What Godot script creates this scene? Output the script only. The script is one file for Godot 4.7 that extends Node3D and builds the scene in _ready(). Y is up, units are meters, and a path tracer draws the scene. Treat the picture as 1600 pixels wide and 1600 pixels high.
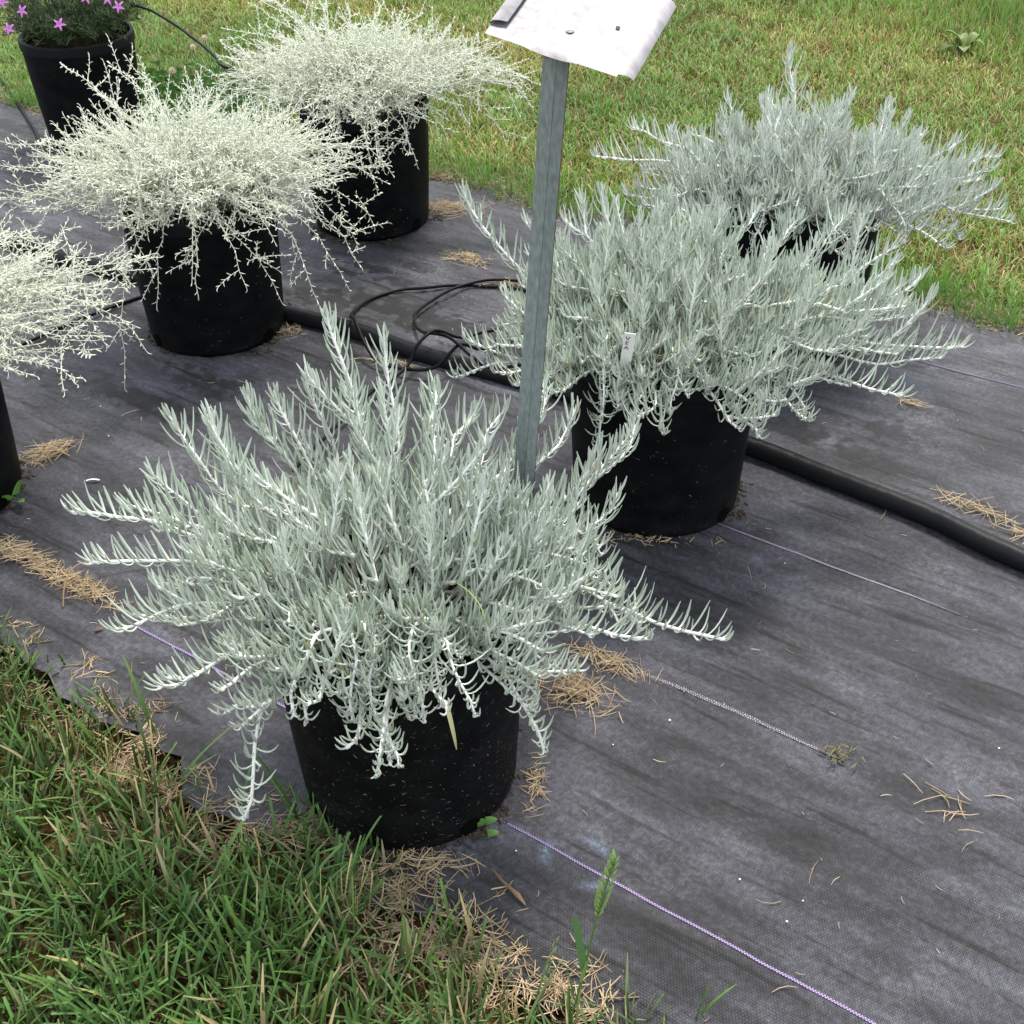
extends Node3D
# A plant nursery bed: black pots of silvery shrubs standing on woven ground fabric, a galvanised label stake, lawn in front and behind.

const SA := 0.5736   # the fabric runs 35 degrees off the x axis
const CA := 0.8192
const V_FRONT := -0.675
const V_BACK := -2.5

var rng := RandomNumberGenerator.new()
var taken := {}
var wave := FastNoiseLite.new()
var crease := FastNoiseLite.new()
var edge_noise := FastNoiseLite.new()
var patch := FastNoiseLite.new()
var M := {}

# ---------------------------------------------------------------- mesh building
class MB:
	var v := PackedVector3Array()
	var n := PackedVector3Array()
	var c := PackedColorArray()
	var uv := PackedVector2Array()
	var uv2 := PackedVector2Array()
	var i := PackedInt32Array()

	func tube(pts: PackedVector3Array, radii: PackedFloat32Array, sides: int, col: Color, col2: Color = col, cap := true) -> void:
		var count := pts.size()
		var first := v.size()
		var t := (pts[1] - pts[0]).normalized()
		var a := t.cross(Vector3.UP if absf(t.y) < 0.9 else Vector3.RIGHT).normalized()
		for k in count:
			var q := pts[mini(k + 1, count - 1)] - pts[maxi(k - 1, 0)]
			if q.length_squared() > 1e-12:
				t = q.normalized()
			a = (a - t * a.dot(t)).normalized()
			var b := t.cross(a)
			var f := float(k) / (count - 1)
			var cc := col.lerp(col2, f)
			for s in sides:
				var an := TAU * s / sides
				var d := a * cos(an) + b * sin(an)
				v.append(pts[k] + d * radii[k])
				n.append(d)
				c.append(cc)
				uv.append(Vector2(float(s) / sides, f))
		for k in count - 1:
			for s in sides:
				var p := first + k * sides + s
				var q2 := first + k * sides + (s + 1) % sides
				i.append_array(PackedInt32Array([p, p + sides, q2, q2, p + sides, q2 + sides]))
		if cap:
			for e in 2:
				var at := first + (count - 1) * sides if e == 1 else first
				for s in range(1, sides - 1):
					if e == 1:
						i.append_array(PackedInt32Array([at, at + s + 1, at + s]))
					else:
						i.append_array(PackedInt32Array([at, at + s, at + s + 1]))

	# a narrow fleshy leaf: a flattened tapering tube along a plane curve
	func leaf(p0: Vector3, p1: Vector3, p2: Vector3, hw: float, hz: float, col: Color, col2: Color, segs := 5) -> void:
		var w := (p1 - p0).cross(p2 - p0)
		if w.length_squared() < 1e-12:
			w = (p2 - p0).cross(Vector3(0.3, 0.2, 0.9))
		w = w.normalized()
		var first := v.size()
		for k in segs + 1:
			var f := float(k) / segs
			var g := 1.0 - f
			var p := p0 * g * g + p1 * 2.0 * f * g + p2 * f * f
			var t := ((p1 - p0) * g + (p2 - p1) * f).normalized()
			var nn := w.cross(t)
			var r := 0.55 + 0.45 * sin(PI * minf(f * 1.5, 1.0) * 0.5)
			if f > 0.6:
				r *= sqrt(maxf(0.02, 1.0 - pow((f - 0.6) / 0.42, 2.0)))
			var cc := col.lerp(col2, minf(f * 2.2, 1.0))
			v.append(p + w * hw * r); n.append(w)
			v.append(p + nn * hz * r); n.append(nn)
			v.append(p - w * hw * r); n.append(-w)
			v.append(p - nn * hz * r); n.append(-nn)
			for s in 4:
				c.append(cc)
				uv.append(Vector2(s * 0.25, f))
		for k in segs:
			for s in 4:
				var p := first + k * 4 + s
				var q := first + k * 4 + (s + 1) % 4
				# (w, w x t) runs clockwise seen from the tip
				i.append_array(PackedInt32Array([p, q, p + 4, q, q + 4, p + 4]))

	# a flat thin blade, bent along a curve, with a shallow fold
	func blade(p0: Vector3, p1: Vector3, p2: Vector3, hw: float, col: Color, col2: Color, segs := 3, blunt := false, lift := 0.25) -> void:
		var w := (p1 - p0).cross(p2 - p0)
		if w.length_squared() < 1e-14:
			w = (p2 - p0).cross(Vector3(0.31, 0.2, 0.9))
		w = w.normalized()
		var first := v.size()
		for k in segs + 1:
			var f := float(k) / segs
			var g := 1.0 - f
			var p := p0 * g * g + p1 * 2.0 * f * g + p2 * f * f
			var t := ((p1 - p0) * g + (p2 - p1) * f).normalized()
			var nn := t.cross(w)
			if nn.y < 0.0:
				nn = -nn
			var r := (1.0 - 0.25 * f) if blunt else sqrt(maxf(0.03, 1.0 - f * f))
			var cc := col.lerp(col2, f)
			v.append(p - w * hw * r + nn * hw * lift); n.append((nn + w * 0.35).normalized())
			v.append(p); n.append(nn)
			v.append(p + w * hw * r + nn * hw * lift); n.append((nn - w * 0.35).normalized())
			for s in 3:
				c.append(cc)
				uv.append(Vector2(s * 0.5, f))
		for k in segs:
			for s in 2:
				var p := first + k * 3 + s
				tri(p, p + 1, p + 3)
				tri(p + 1, p + 4, p + 3)

	func tri(a: int, b: int, d: int) -> void:
		var g := (v[d] - v[a]).cross(v[b] - v[a])
		if g.dot(n[a]) < 0.0:
			i.append_array(PackedInt32Array([a, d, b]))
		else:
			i.append_array(PackedInt32Array([a, b, d]))

	func ball(at: Vector3, r: Vector3, col: Color, rows := 5, cols := 8, bump := 0.0) -> void:
		var first := v.size()
		for y in rows + 1:
			for x in cols:
				var th := PI * y / rows
				var ph := TAU * x / cols
				var d := Vector3(sin(th) * cos(ph), cos(th), sin(th) * sin(ph))
				var k := 1.0 + bump * sin(x * 2.7 + y * 4.1)
				v.append(at + d * r * k); n.append((d / r).normalized()); c.append(col); uv.append(Vector2(float(x) / cols, float(y) / rows))
		for y in rows:
			for x in cols:
				var p := first + y * cols + x
				var q := first + y * cols + (x + 1) % cols
				tri(p, q, p + cols)
				tri(q, q + cols, p + cols)

	func quad(a: Vector3, b: Vector3, d: Vector3, e: Vector3, col: Color) -> void:
		var nn := (b - a).cross(e - a).normalized()
		var first := v.size()
		for p in [a, b, d, e]:
			v.append(p); n.append(nn); c.append(col)
		uv.append_array(PackedVector2Array([Vector2(0, 0), Vector2(1, 0), Vector2(1, 1), Vector2(0, 1)]))
		i.append_array(PackedInt32Array([first, first + 2, first + 1, first, first + 3, first + 2]))

	# a box given by its centre and three half axes
	func block(at: Vector3, x: Vector3, y: Vector3, z: Vector3, col: Color) -> void:
		for s in [1.0, -1.0]:
			quad(at + x * s - y - z * s, at + x * s + y - z * s, at + x * s + y + z * s, at + x * s - y + z * s, col)
			quad(at + y * s - z - x * s, at + y * s + z - x * s, at + y * s + z + x * s, at + y * s - z + x * s, col)
			quad(at + z * s - x - y * s, at + z * s + x - y * s, at + z * s + x + y * s, at + z * s - x + y * s, col)

	func mesh() -> ArrayMesh:
		var a := []
		a.resize(Mesh.ARRAY_MAX)
		a[Mesh.ARRAY_VERTEX] = v
		a[Mesh.ARRAY_NORMAL] = n
		if c.size() == v.size():
			a[Mesh.ARRAY_COLOR] = c
		if uv.size() == v.size():
			a[Mesh.ARRAY_TEX_UV] = uv
		if uv2.size() == v.size():
			a[Mesh.ARRAY_TEX_UV2] = uv2
		a[Mesh.ARRAY_INDEX] = i
		var m := ArrayMesh.new()
		m.add_surface_from_arrays(Mesh.PRIMITIVE_TRIANGLES, a)
		return m

# ---------------------------------------------------------------- naming and placing
func put(parent: Node, node: Node, called: String) -> void:
	var key := str(parent.get_instance_id()) + called
	var k: int = taken.get(key, 0)
	taken[key] = k + 1
	node.name = called if k == 0 else "%s_%03d" % [called, k]
	parent.add_child(node, true)

func tag(o: Node, label: String, category: String, group := "") -> void:
	o.set_meta("label", label)
	o.set_meta("category", category)
	if group:
		o.set_meta("group", group)

func thing(called: String, label: String, category: String, at := Vector3.ZERO, group := "") -> Node3D:
	var o := Node3D.new()
	put(self, o, called)
	o.position = at
	tag(o, label, category, group)
	return o

func part(called: String, mb: MB, mat: Material, parent: Node = self) -> MeshInstance3D:
	var o := MeshInstance3D.new()
	o.mesh = mb.mesh()
	o.material_override = mat
	put(parent, o, called)
	return o

func kind(o: Node, k: String) -> Node:
	o.set_meta("kind", k)
	return o

func rnd(a: float, b: float) -> float:
	return rng.randf_range(a, b)

func uvw(u: float, w: float) -> Vector3:    # along and across the fabric to the world
	return Vector3(u * CA - w * SA, 0, u * SA + w * CA)

func along(p: Vector3) -> Vector2:
	return Vector2(p.x * CA + p.z * SA, -p.x * SA + p.z * CA)

func fabric_height(u: float, w: float) -> float:
	var h := 0.007 * wave.get_noise_2d(u * 90.0, w * 420.0)
	var r := 1.0 - absf(crease.get_noise_2d(u * 60.0, w * 1500.0)) * 2.2
	if r > 0.0:
		h += 0.0042 * r * r * r * clampf(0.5 + patch.get_noise_2d(u * 50.0, w * 50.0) * 1.6, 0.0, 1.0)
	return h

func floor_at(x: float, z: float) -> float:
	var q := along(Vector3(x, 0, z))
	return fabric_height(q.x, q.y) + 0.001

func front_edge(u: float) -> float:     # the ragged line where the near grass begins
	return V_FRONT + 0.05 * edge_noise.get_noise_2d(u * 180.0, 3.0) + 0.02 * edge_noise.get_noise_2d(u * 900.0, 9.0)

func back_edge(u: float) -> float:
	var s := smoothstep(-1.9, -3.4, u)
	return V_BACK + 0.22 * s + 0.05 * edge_noise.get_noise_2d(u * 180.0, 50.0) + 0.02 * edge_noise.get_noise_2d(u * 900.0, 70.0)

func curve3(p: Array, steps: int) -> PackedVector3Array:      # a smooth line through points
	var out := PackedVector3Array()
	var m := p.size()
	for k in m - 1:
		var a: Vector3 = p[maxi(k - 1, 0)]
		var b: Vector3 = p[k]
		var d: Vector3 = p[k + 1]
		var e: Vector3 = p[mini(k + 2, m - 1)]
		for s in steps:
			out.append(b.cubic_interpolate(d, a, e, float(s) / steps))
	out.append(p[m - 1])
	return out

func same(count: int, r: float) -> PackedFloat32Array:
	var a := PackedFloat32Array()
	a.resize(count)
	a.fill(r)
	return a

func flat_points(a: Array, y: float) -> Array:
	var out := []
	for k in a.size() / 2:
		out.append(Vector3(a[k * 2], y, a[k * 2 + 1]))
	return out

# ---------------------------------------------------------------- materials
func std(col: Color, rough: float, spec := 0.5, vertex := false) -> StandardMaterial3D:
	var m := StandardMaterial3D.new()
	m.albedo_color = Color(1, 1, 1) if vertex else col.linear_to_srgb()
	m.roughness = rough
	m.metallic_specular = spec
	m.vertex_color_use_as_albedo = vertex
	return m

func noise(seed_: int, freq: float, octaves := 4) -> FastNoiseLite:
	var f := FastNoiseLite.new()
	f.seed = seed_
	f.frequency = freq
	f.noise_type = FastNoiseLite.TYPE_SIMPLEX_SMOOTH
	f.fractal_octaves = octaves
	return f

func noise_tex(seed_: int, freq: float, size := 512, normal := false, ramp: Gradient = null, strength := 4.0) -> NoiseTexture2D:
	var t := NoiseTexture2D.new()
	t.width = size
	t.height = size
	t.seamless = true
	t.noise = noise(seed_, freq)
	t.as_normal_map = normal
	t.bump_strength = strength
	t.color_ramp = ramp
	return t

func ramp(cols: Array, offs: Array) -> Gradient:
	var g := Gradient.new()
	g.colors = PackedColorArray(cols)
	g.offsets = PackedFloat32Array(offs)
	return g

func weave_images() -> Array:
	var n := 320
	var im := Image.create_empty(n, n, false, Image.FORMAT_RGB8)
	var hm := Image.create_empty(n, n, false, Image.FORMAT_RGB8)
	var tone := {}
	for y in n:
		for x in n:
			var cx := x / 10
			var cy := y / 16
			var fx := (x % 10) / 10.0
			var fy := (y % 16) / 16.0
			var over := (cx + cy) % 2 == 0
			var h := sin(PI * fx) if over else 0.35 + 0.5 * sin(PI * fy)
			h *= 0.6 + 0.4 * sin(PI * fy)
			var key := cx * 100 + cy
			if not tone.has(key):
				tone[key] = rnd(0.86, 1.1)
			var a: float = (0.62 + 0.34 * h) * tone[key]
			im.set_pixel(x, y, Color(a, a, a * 1.0))
			hm.set_pixel(x, y, Color(h, h, h))
	return [ImageTexture.create_from_image(im), ImageTexture.create_from_image(hm)]

const FU0 := -4.2
const FU1 := 1.3
const FV0 := -2.6
const FV1 := -0.55

func fabric_stains() -> ImageTexture:
	var w := 2048
	var h := 896
	var streak := noise(11, 0.02, 4).get_image(512, 896)
	streak.resize(w, h, Image.INTERPOLATE_CUBIC)
	var fine := noise(12, 0.06, 3).get_image(512, h)
	fine.resize(w, h, Image.INTERPOLATE_CUBIC)
	var soft := noise(13, 0.006, 4).get_image(w, h)
	var grit := noise(14, 0.22, 2).get_image(w, h)
	var dust := noise(15, 0.012, 5).get_image(w, h)
	var wet := noise(16, 0.02, 4).get_image(w, h)
	var line_ := noise(17, 0.11, 3).get_image(160, h)
	line_.resize(w, h, Image.INTERPOLATE_CUBIC)
	for q in [streak, fine, soft, grit, dust, wet, line_]:
		q.convert(Image.FORMAT_L8)
	var b1: PackedByteArray = streak.get_data()
	var b2: PackedByteArray = fine.get_data()
	var b3: PackedByteArray = soft.get_data()
	var b4: PackedByteArray = grit.get_data()
	var b5: PackedByteArray = dust.get_data()
	var b6: PackedByteArray = wet.get_data()
	var b7: PackedByteArray = line_.get_data()
	var out := PackedByteArray()
	out.resize(w * h * 3)
	var k := 0
	for y in h:
		for x in w:
			var s := (b1[k] - 128) * 0.0016 + (b2[k] - 128) * 0.0021 + (b3[k] - 128) * 0.0024 + (b4[k] - 128) * 0.0020 - clampf((b7[k] - 178) * 0.014, 0.0, 0.4) + clampf((b5[k] - 120) * 0.0025, 0.0, 0.18)
			var t := 0.262 + s * 0.27
			var d := clampf((b5[k] - 150) * 0.012, 0.0, 1.0) * clampf((b4[k] - 90) * 0.012, 0.0, 1.0)
			var e := clampf((b6[k] - 172) * 0.03, 0.0, 1.0) * 0.16
			t *= 1.0 - e
			out[k * 3] = clampi(int((t + d * 0.06) * 255.0), 8, 230)
			out[k * 3 + 1] = clampi(int((t * 1.0 + d * 0.05) * 255.0), 8, 230)
			out[k * 3 + 2] = clampi(int((t * 1.105 + d * 0.03) * 255.0), 8, 230)
			k += 1
	var im := Image.create_from_data(w, h, false, Image.FORMAT_RGB8, out)
	# wet blotches, each an irregular patch of darker cloth: x, z, length, width, strength
	for q in [[-0.74, -2.07, 0.13, 0.035, 0.5], [-0.66, -2.03, 0.09, 0.03, 0.5], [-0.6, -2.12, 0.1, 0.03, 0.4], [-0.30, -2.45, 0.10, 0.035, 0.6], [-0.22, -2.40, 0.12, 0.04, 0.62], [-0.40, -2.47, 0.12, 0.05, 0.6], [-0.14, -2.33, 0.16, 0.05, 0.62], [-0.04, -2.27, 0.16, 0.045, 0.5], [0.02, -2.22, 0.12, 0.04, 0.5], [-0.31, -2.62, 0.06, 0.02, 0.55], [-0.37, -2.60, 0.05, 0.02, 0.55], [-0.26, -2.56, 0.05, 0.02, 0.5], [-0.2, -2.62, 0.05, 0.02, 0.4], [0.62, -1.83, 0.1, 0.03, 0.4], [0.50, -1.92, 0.12, 0.03, 0.45], [0.7, -1.9, 0.06, 0.04, 0.35], [-1.45, -3.6, 0.25, 0.05, 0.4], [-1.0, -2.2, 0.09, 0.03, 0.4], [-0.95, -2.3, 0.06, 0.02, 0.5]]:
		blotch(im, q, wet)
	# smudged chalk rings
	for q in [[0.075, -0.962, 0.034, 1.0], [0.431, -1.53, 0.034, 0.45], [0.82, -2.153, 0.022, 0.7], [-0.50, -1.38, 0.03, 0.25]]:
		chalk(im, q)
	return ImageTexture.create_from_image(im)

func pix(x: float, z: float, im: Image) -> Vector2:
	var q := along(Vector3(x, 0, z))
	return Vector2((q.x - FU0) / (FU1 - FU0) * im.get_width(), (q.y - FV0) / (FV1 - FV0) * im.get_height())

func blotch(im: Image, q: Array, noisy: Image) -> void:
	var c := pix(q[0], q[1], im)
	var rx: float = q[2] / (FU1 - FU0) * im.get_width()
	var ry: float = q[3] / (FV1 - FV0) * im.get_height()
	for y in range(int(c.y - ry * 1.6), int(c.y + ry * 1.6)):
		for x in range(int(c.x - rx * 1.6), int(c.x + rx * 1.6)):
			if x < 0 or y < 0 or x >= im.get_width() or y >= im.get_height():
				continue
			var d := Vector2((x - c.x) / rx, (y - c.y) / ry).length() + (noisy.get_pixel((x * 3) % 2048, (y * 3) % 896).r - 0.5) * 2.4
			var a: float = clampf((1.0 - d) * 4.0, 0.0, 1.0) * q[4]
			if a > 0.0:
				im.set_pixel(x, y, im.get_pixel(x, y).lerp(Color(0.045, 0.045, 0.05), a))

func chalk(im: Image, q: Array) -> void:
	var c := pix(q[0], q[1], im)
	var sx := (FU1 - FU0) / im.get_width()
	var sy := (FV1 - FV0) / im.get_height()
	for y in range(int(c.y - 40), int(c.y + 40)):
		for x in range(int(c.x - 40), int(c.x + 40)):
			if x < 0 or y < 0 or x >= im.get_width() or y >= im.get_height():
				continue
			var d := Vector2((x - c.x) * sx * 0.75, (y - c.y) * sy)
			var ring: float = exp(-pow((d.length() - q[2]) / 0.0065, 2.0)) * pow(absf(sin(d.angle() * 1.5 + 0.6)), 2.5)
			var a: float = ring * q[3] * 0.85 * rnd(0.2, 1.0)
			if a > 0.02:
				im.set_pixel(x, y, im.get_pixel(x, y).lerp(Color(0.58, 0.68, 0.78), a))

func pot_texture(seed_: int, flecks: int) -> ImageTexture:
	var r := RandomNumberGenerator.new()
	r.seed = seed_
	var w := 1024
	var h := 512
	var im := noise(seed_, 0.01, 4).get_image(w, h)
	im.convert(Image.FORMAT_L8)
	var b := im.get_data()
	var out := PackedByteArray()
	out.resize(w * h * 3)
	for k in w * h:
		var low := float(k / w) / h
		var t := 15.0 + (b[k] - 128) * 0.05 + 9.0 * clampf((low - 0.86) * 7.0, 0.0, 1.0) * (b[k] / 255.0)
		out[k * 3] = int(t)
		out[k * 3 + 1] = int(t * 1.06)
		out[k * 3 + 2] = int(t * 1.1)
	im = Image.create_from_data(w, h, false, Image.FORMAT_RGB8, out)
	for k in flecks:       # dried specks and clippings splashed on the wall, thicker low down
		var x := r.randi() % w
		var y := int(h * (1.0 - pow(r.randf(), 1.6) * 0.85)) - 2
		var a := r.randf_range(-1.4, 1.4)
		var len_ := int(pow(r.randf(), 3.0) * 9.0) + 1
		var col := Color(0.55, 0.5, 0.4).lerp(Color(0.75, 0.75, 0.72), r.randf()) * r.randf_range(0.25, 0.85)
		for s in len_:
			var px := posmod(int(x + cos(a) * s), w)
			var py := clampi(int(y + sin(a) * s), 0, h - 1)
			im.set_pixel(px, py, Color(col.r, col.g, col.b))
	return ImageTexture.create_from_image(im)

func stripe_texture(a: Color, b: Color, keep: float) -> ImageTexture:
	var im := Image.create_empty(1024, 8, false, Image.FORMAT_RGB8)
	for x in 1024:
		for y in 8:
			var on := ((x / 4) + (y / 4)) % 2 == 0
			im.set_pixel(x, y, a if on and rng.randf() < (keep if keep > 0.9 else keep * clampf(1.6 * sin(PI * (x + 60) / 900.0) + 0.25, 0.1, 1.0)) else b)
	return ImageTexture.create_from_image(im)

func materials() -> void:
	M.leaf = std(Color.WHITE, 0.85, 0.25, true)
	M.leaf.backlight_enabled = true
	M.leaf.backlight = Color(0.45, 0.47, 0.42)
	M.stem = std(Color.WHITE, 0.95, 0.15, true)
	M.grass = std(Color.WHITE, 0.55, 0.35, true)
	M.grass.backlight_enabled = true
	M.grass.backlight = Color(0.62, 0.72, 0.3)
	M.turf = std(Color.WHITE, 0.5, 0.4, true)
	M.turf.backlight_enabled = true
	M.turf.backlight = Color(0.36, 0.46, 0.2)
	M.straw = std(Color.WHITE, 0.75, 0.3, true)
	M.green = std(Color.WHITE, 0.5, 0.4, true)
	M.green.backlight_enabled = true
	M.green.backlight = Color(0.5, 0.6, 0.25)
	M.petal = std(Color.WHITE, 0.7, 0.25, true)
	M.petal.backlight_enabled = true
	M.petal.backlight = Color(0.4, 0.25, 0.4)
	M.white = std(Color(0.78, 0.78, 0.75), 0.6)
	M.ink = std(Color(0.02, 0.02, 0.025), 0.6)
	M.pipe = std(Color(0.008, 0.0085, 0.0095), 0.45, 0.25)
	M.pipe.normal_enabled = true
	M.pipe.normal_texture = noise_tex(41, 0.02, 256, true, null, 3.0)
	M.pipe.normal_scale = 0.4
	M.pipe.uv1_triplanar = true
	M.pipe.uv1_scale = Vector3.ONE * 4.0
	M.tube = std(Color(0.006, 0.006, 0.007), 0.4, 0.2)
	M.hole = std(Color(0.003, 0.003, 0.003), 0.9, 0.1)
	M.hole_light = std(Color(0.06, 0.07, 0.05), 0.8, 0.2)
	M.potting = std(Color(0.03, 0.022, 0.015), 0.95, 0.2)
	M.potting.heightmap_enabled = true
	M.potting.heightmap_texture = noise_tex(43, 0.05, 256)
	M.potting.heightmap_scale = 1.5
	M.potting.uv1_triplanar = true
	M.potting.uv1_scale = Vector3.ONE * 9.0
	var soil := std(Color.WHITE, 0.95, 0.2)
	soil.albedo_texture = noise_tex(44, 0.03, 512, false, ramp([Color(0.2, 0.17, 0.1), Color(0.33, 0.27, 0.16), Color(0.42, 0.35, 0.2), Color(0.27, 0.3, 0.13)], [0.2, 0.45, 0.65, 0.85]))
	soil.uv1_triplanar = true
	soil.uv1_world_triplanar = true
	soil.uv1_scale = Vector3.ONE * 2.2
	soil.heightmap_enabled = true
	soil.heightmap_texture = noise_tex(45, 0.06, 512)
	soil.heightmap_scale = 1.0
	M.soil = soil
	var wv := weave_images()
	var f := std(Color.WHITE, 0.62, 0.42)
	f.albedo_texture = wv[0]
	f.heightmap_enabled = true
	f.heightmap_texture = wv[1]
	f.heightmap_scale = 0.06
	f.detail_enabled = true
	f.detail_blend_mode = BaseMaterial3D.BLEND_MODE_MUL
	f.detail_uv_layer = BaseMaterial3D.DETAIL_UV_2
	f.detail_albedo = fabric_stains()
	M.fabric = f
	for q in [["stripe_a", Color(0.60, 0.52, 0.70), Color(0.25, 0.21, 0.31), 0.97], ["stripe_b", Color(0.66, 0.64, 0.68), Color(0.16, 0.155, 0.17), 0.6], ["stripe_c", Color(0.66, 0.6, 0.69), Color(0.2, 0.18, 0.22), 0.88], ["stripe_d", Color(0.5, 0.44, 0.57), Color(0.22, 0.2, 0.25), 0.85]]:
		var s := std(Color.WHITE, 0.6, 0.4)
		s.albedo_texture = stripe_texture(q[1], q[2], q[3])
		M[q[0]] = s
	for k in 7:
		var p := std(Color.WHITE, 0.5, 0.22)
		p.metallic_specular = 0.16
		p.albedo_texture = pot_texture(100 + k, [3200, 700, 500, 600, 300, 600, 400][k])
		p.heightmap_enabled = true
		p.heightmap_texture = M.potting.heightmap_texture
		p.heightmap_scale = 0.02
		p.uv1_scale = Vector3(1, 1, 1)
		M["pot%d" % k] = p
	M.rim = std(Color(0.008, 0.009, 0.010), 0.45, 0.2)
	var zinc := std(Color.WHITE, 0.5, 0.5)
	zinc.metallic = 0.35
	zinc.albedo_texture = noise_tex(51, 0.014, 512, false, ramp([Color(0.40, 0.395, 0.415), Color(0.455, 0.45, 0.47), Color(0.49, 0.485, 0.505)], [0.25, 0.5, 0.8]))
	zinc.uv1_triplanar = true
	zinc.uv1_scale = Vector3.ONE * 7.0
	zinc.normal_enabled = true
	zinc.normal_texture = noise_tex(52, 0.012, 256, true, null, 5.0)
	zinc.normal_scale = 0.25
	M.zinc = zinc
	var post := std(Color.WHITE, 0.42, 0.5)
	post.metallic = 0.4
	post.albedo_texture = noise_tex(53, 0.05, 512, false, ramp([Color(0.46, 0.5, 0.5), Color(0.51, 0.55, 0.55), Color(0.55, 0.59, 0.59), Color(0.6, 0.63, 0.62)], [0.2, 0.5, 0.75, 0.95]))
	post.uv1_triplanar = true
	post.uv1_scale = Vector3(7, 2.2, 7)
	post.normal_enabled = true
	post.normal_texture = noise_tex(54, 0.04, 256, true, null, 4.0)
	post.normal_scale = 0.2
	M.post = post
	M.rust = std(Color(0.1, 0.06, 0.04), 0.9, 0.3)
	var path := std(Color.WHITE, 0.9, 0.3)
	path.albedo_texture = noise_tex(55, 0.08, 256, false, ramp([Color(0.66, 0.67, 0.7), Color(0.82, 0.83, 0.86)], [0.3, 0.7]))
	path.uv1_triplanar = true
	path.uv1_world_triplanar = true
	M.path = path

# ---------------------------------------------------------------- the setting
func build_ground() -> void:
	var g := MB.new()
	var xs := [-60.0, -6.0, 7.0, 60.0]
	g.quad(Vector3(-90, -0.03, 60), Vector3(-90, -0.03, -150), Vector3(90, -0.03, -150), Vector3(90, -0.03, 60), Color.WHITE)
	kind(part("ground", g, M.soil), "structure")
	# a pale path beyond the lawn
	var pm := MB.new()
	pm.quad(Vector3(1.78, -0.012, -4.98), Vector3(2.6, -0.012, -9.0), Vector3(9.0, -0.012, -9.0), Vector3(9.0, -0.012, -1.6), Color.WHITE)
	kind(part("path", pm, M.path), "structure")

func build_fabric() -> void:
	var f := MB.new()
	var u0 := -5.2
	var u1 := 2.6
	var nu := 280
	var nv := 400
	for a in nu + 1:
		var u := lerpf(u0, u1, float(a) / nu)
		var fe := front_edge(u) + 0.015
		var be := back_edge(u) - 0.02
		for b in nv + 1:
			var w := lerpf(be, fe, float(b) / nv)
			var p := uvw(u, w)
			p.y = fabric_height(u, w)
			f.v.append(p)
			f.uv.append(Vector2(u, w) / 0.064)
			f.uv2.append(Vector2((u - FU0) / (FU1 - FU0), (w - FV0) / (FV1 - FV0)))
			f.n.append(Vector3(0, 1, 0))
	for a in nu + 1:
		for b in nv + 1:
			var k := a * (nv + 1) + b
			var du := f.v[mini(a + 1, nu) * (nv + 1) + b] - f.v[maxi(a - 1, 0) * (nv + 1) + b]
			var dw := f.v[a * (nv + 1) + mini(b + 1, nv)] - f.v[a * (nv + 1) + maxi(b - 1, 0)]
			var nn := dw.cross(du).normalized()
			f.n[k] = nn if nn.y > 0 else -nn
	for a in nu:
		for b in nv:
			var k := a * (nv + 1) + b
			f.tri(k, k + 1, k + nv + 1)
			f.tri(k + 1, k + nv + 2, k + nv + 1)
	var o := part("ground_fabric", f, M.fabric)
	kind(o, "structure")
	# coloured yarns woven in as planting lines
	stripe(o, -0.826, -1.27, 2.4, "stripe_a")
	stripe(o, -1.156, -0.62, -0.30, "stripe_b")
	stripe(o, -1.532, -0.66, -0.255, "stripe_c")
	stripe(o, -2.236, -0.62, -0.2, "stripe_d")

func stripe(o: Node, w0: float, a: float, b: float, mat: String) -> void:
	var s := MB.new()
	var steps := int((b - a) / 0.02)
	for k in steps + 1:
		var u := lerpf(a, b, float(k) / steps)
		var w := w0 + 0.004 * edge_noise.get_noise_2d(u * 200.0, w0 * 900.0)
		for e in 2:
			var ww := w + (e - 0.5) * 0.0036
			var p := uvw(u, ww)
			p.y = fabric_height(u, ww) + 0.0012
			s.v.append(p)
			s.n.append(Vector3.UP)
			s.uv.append(Vector2((u - a) / (0.0018 * 256.0), float(e)))
	for k in steps:
		s.tri(k * 2, k * 2 + 1, k * 2 + 2)
		s.tri(k * 2 + 1, k * 2 + 3, k * 2 + 2)
	part("purple_stripe", s, M[mat], o)

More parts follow.
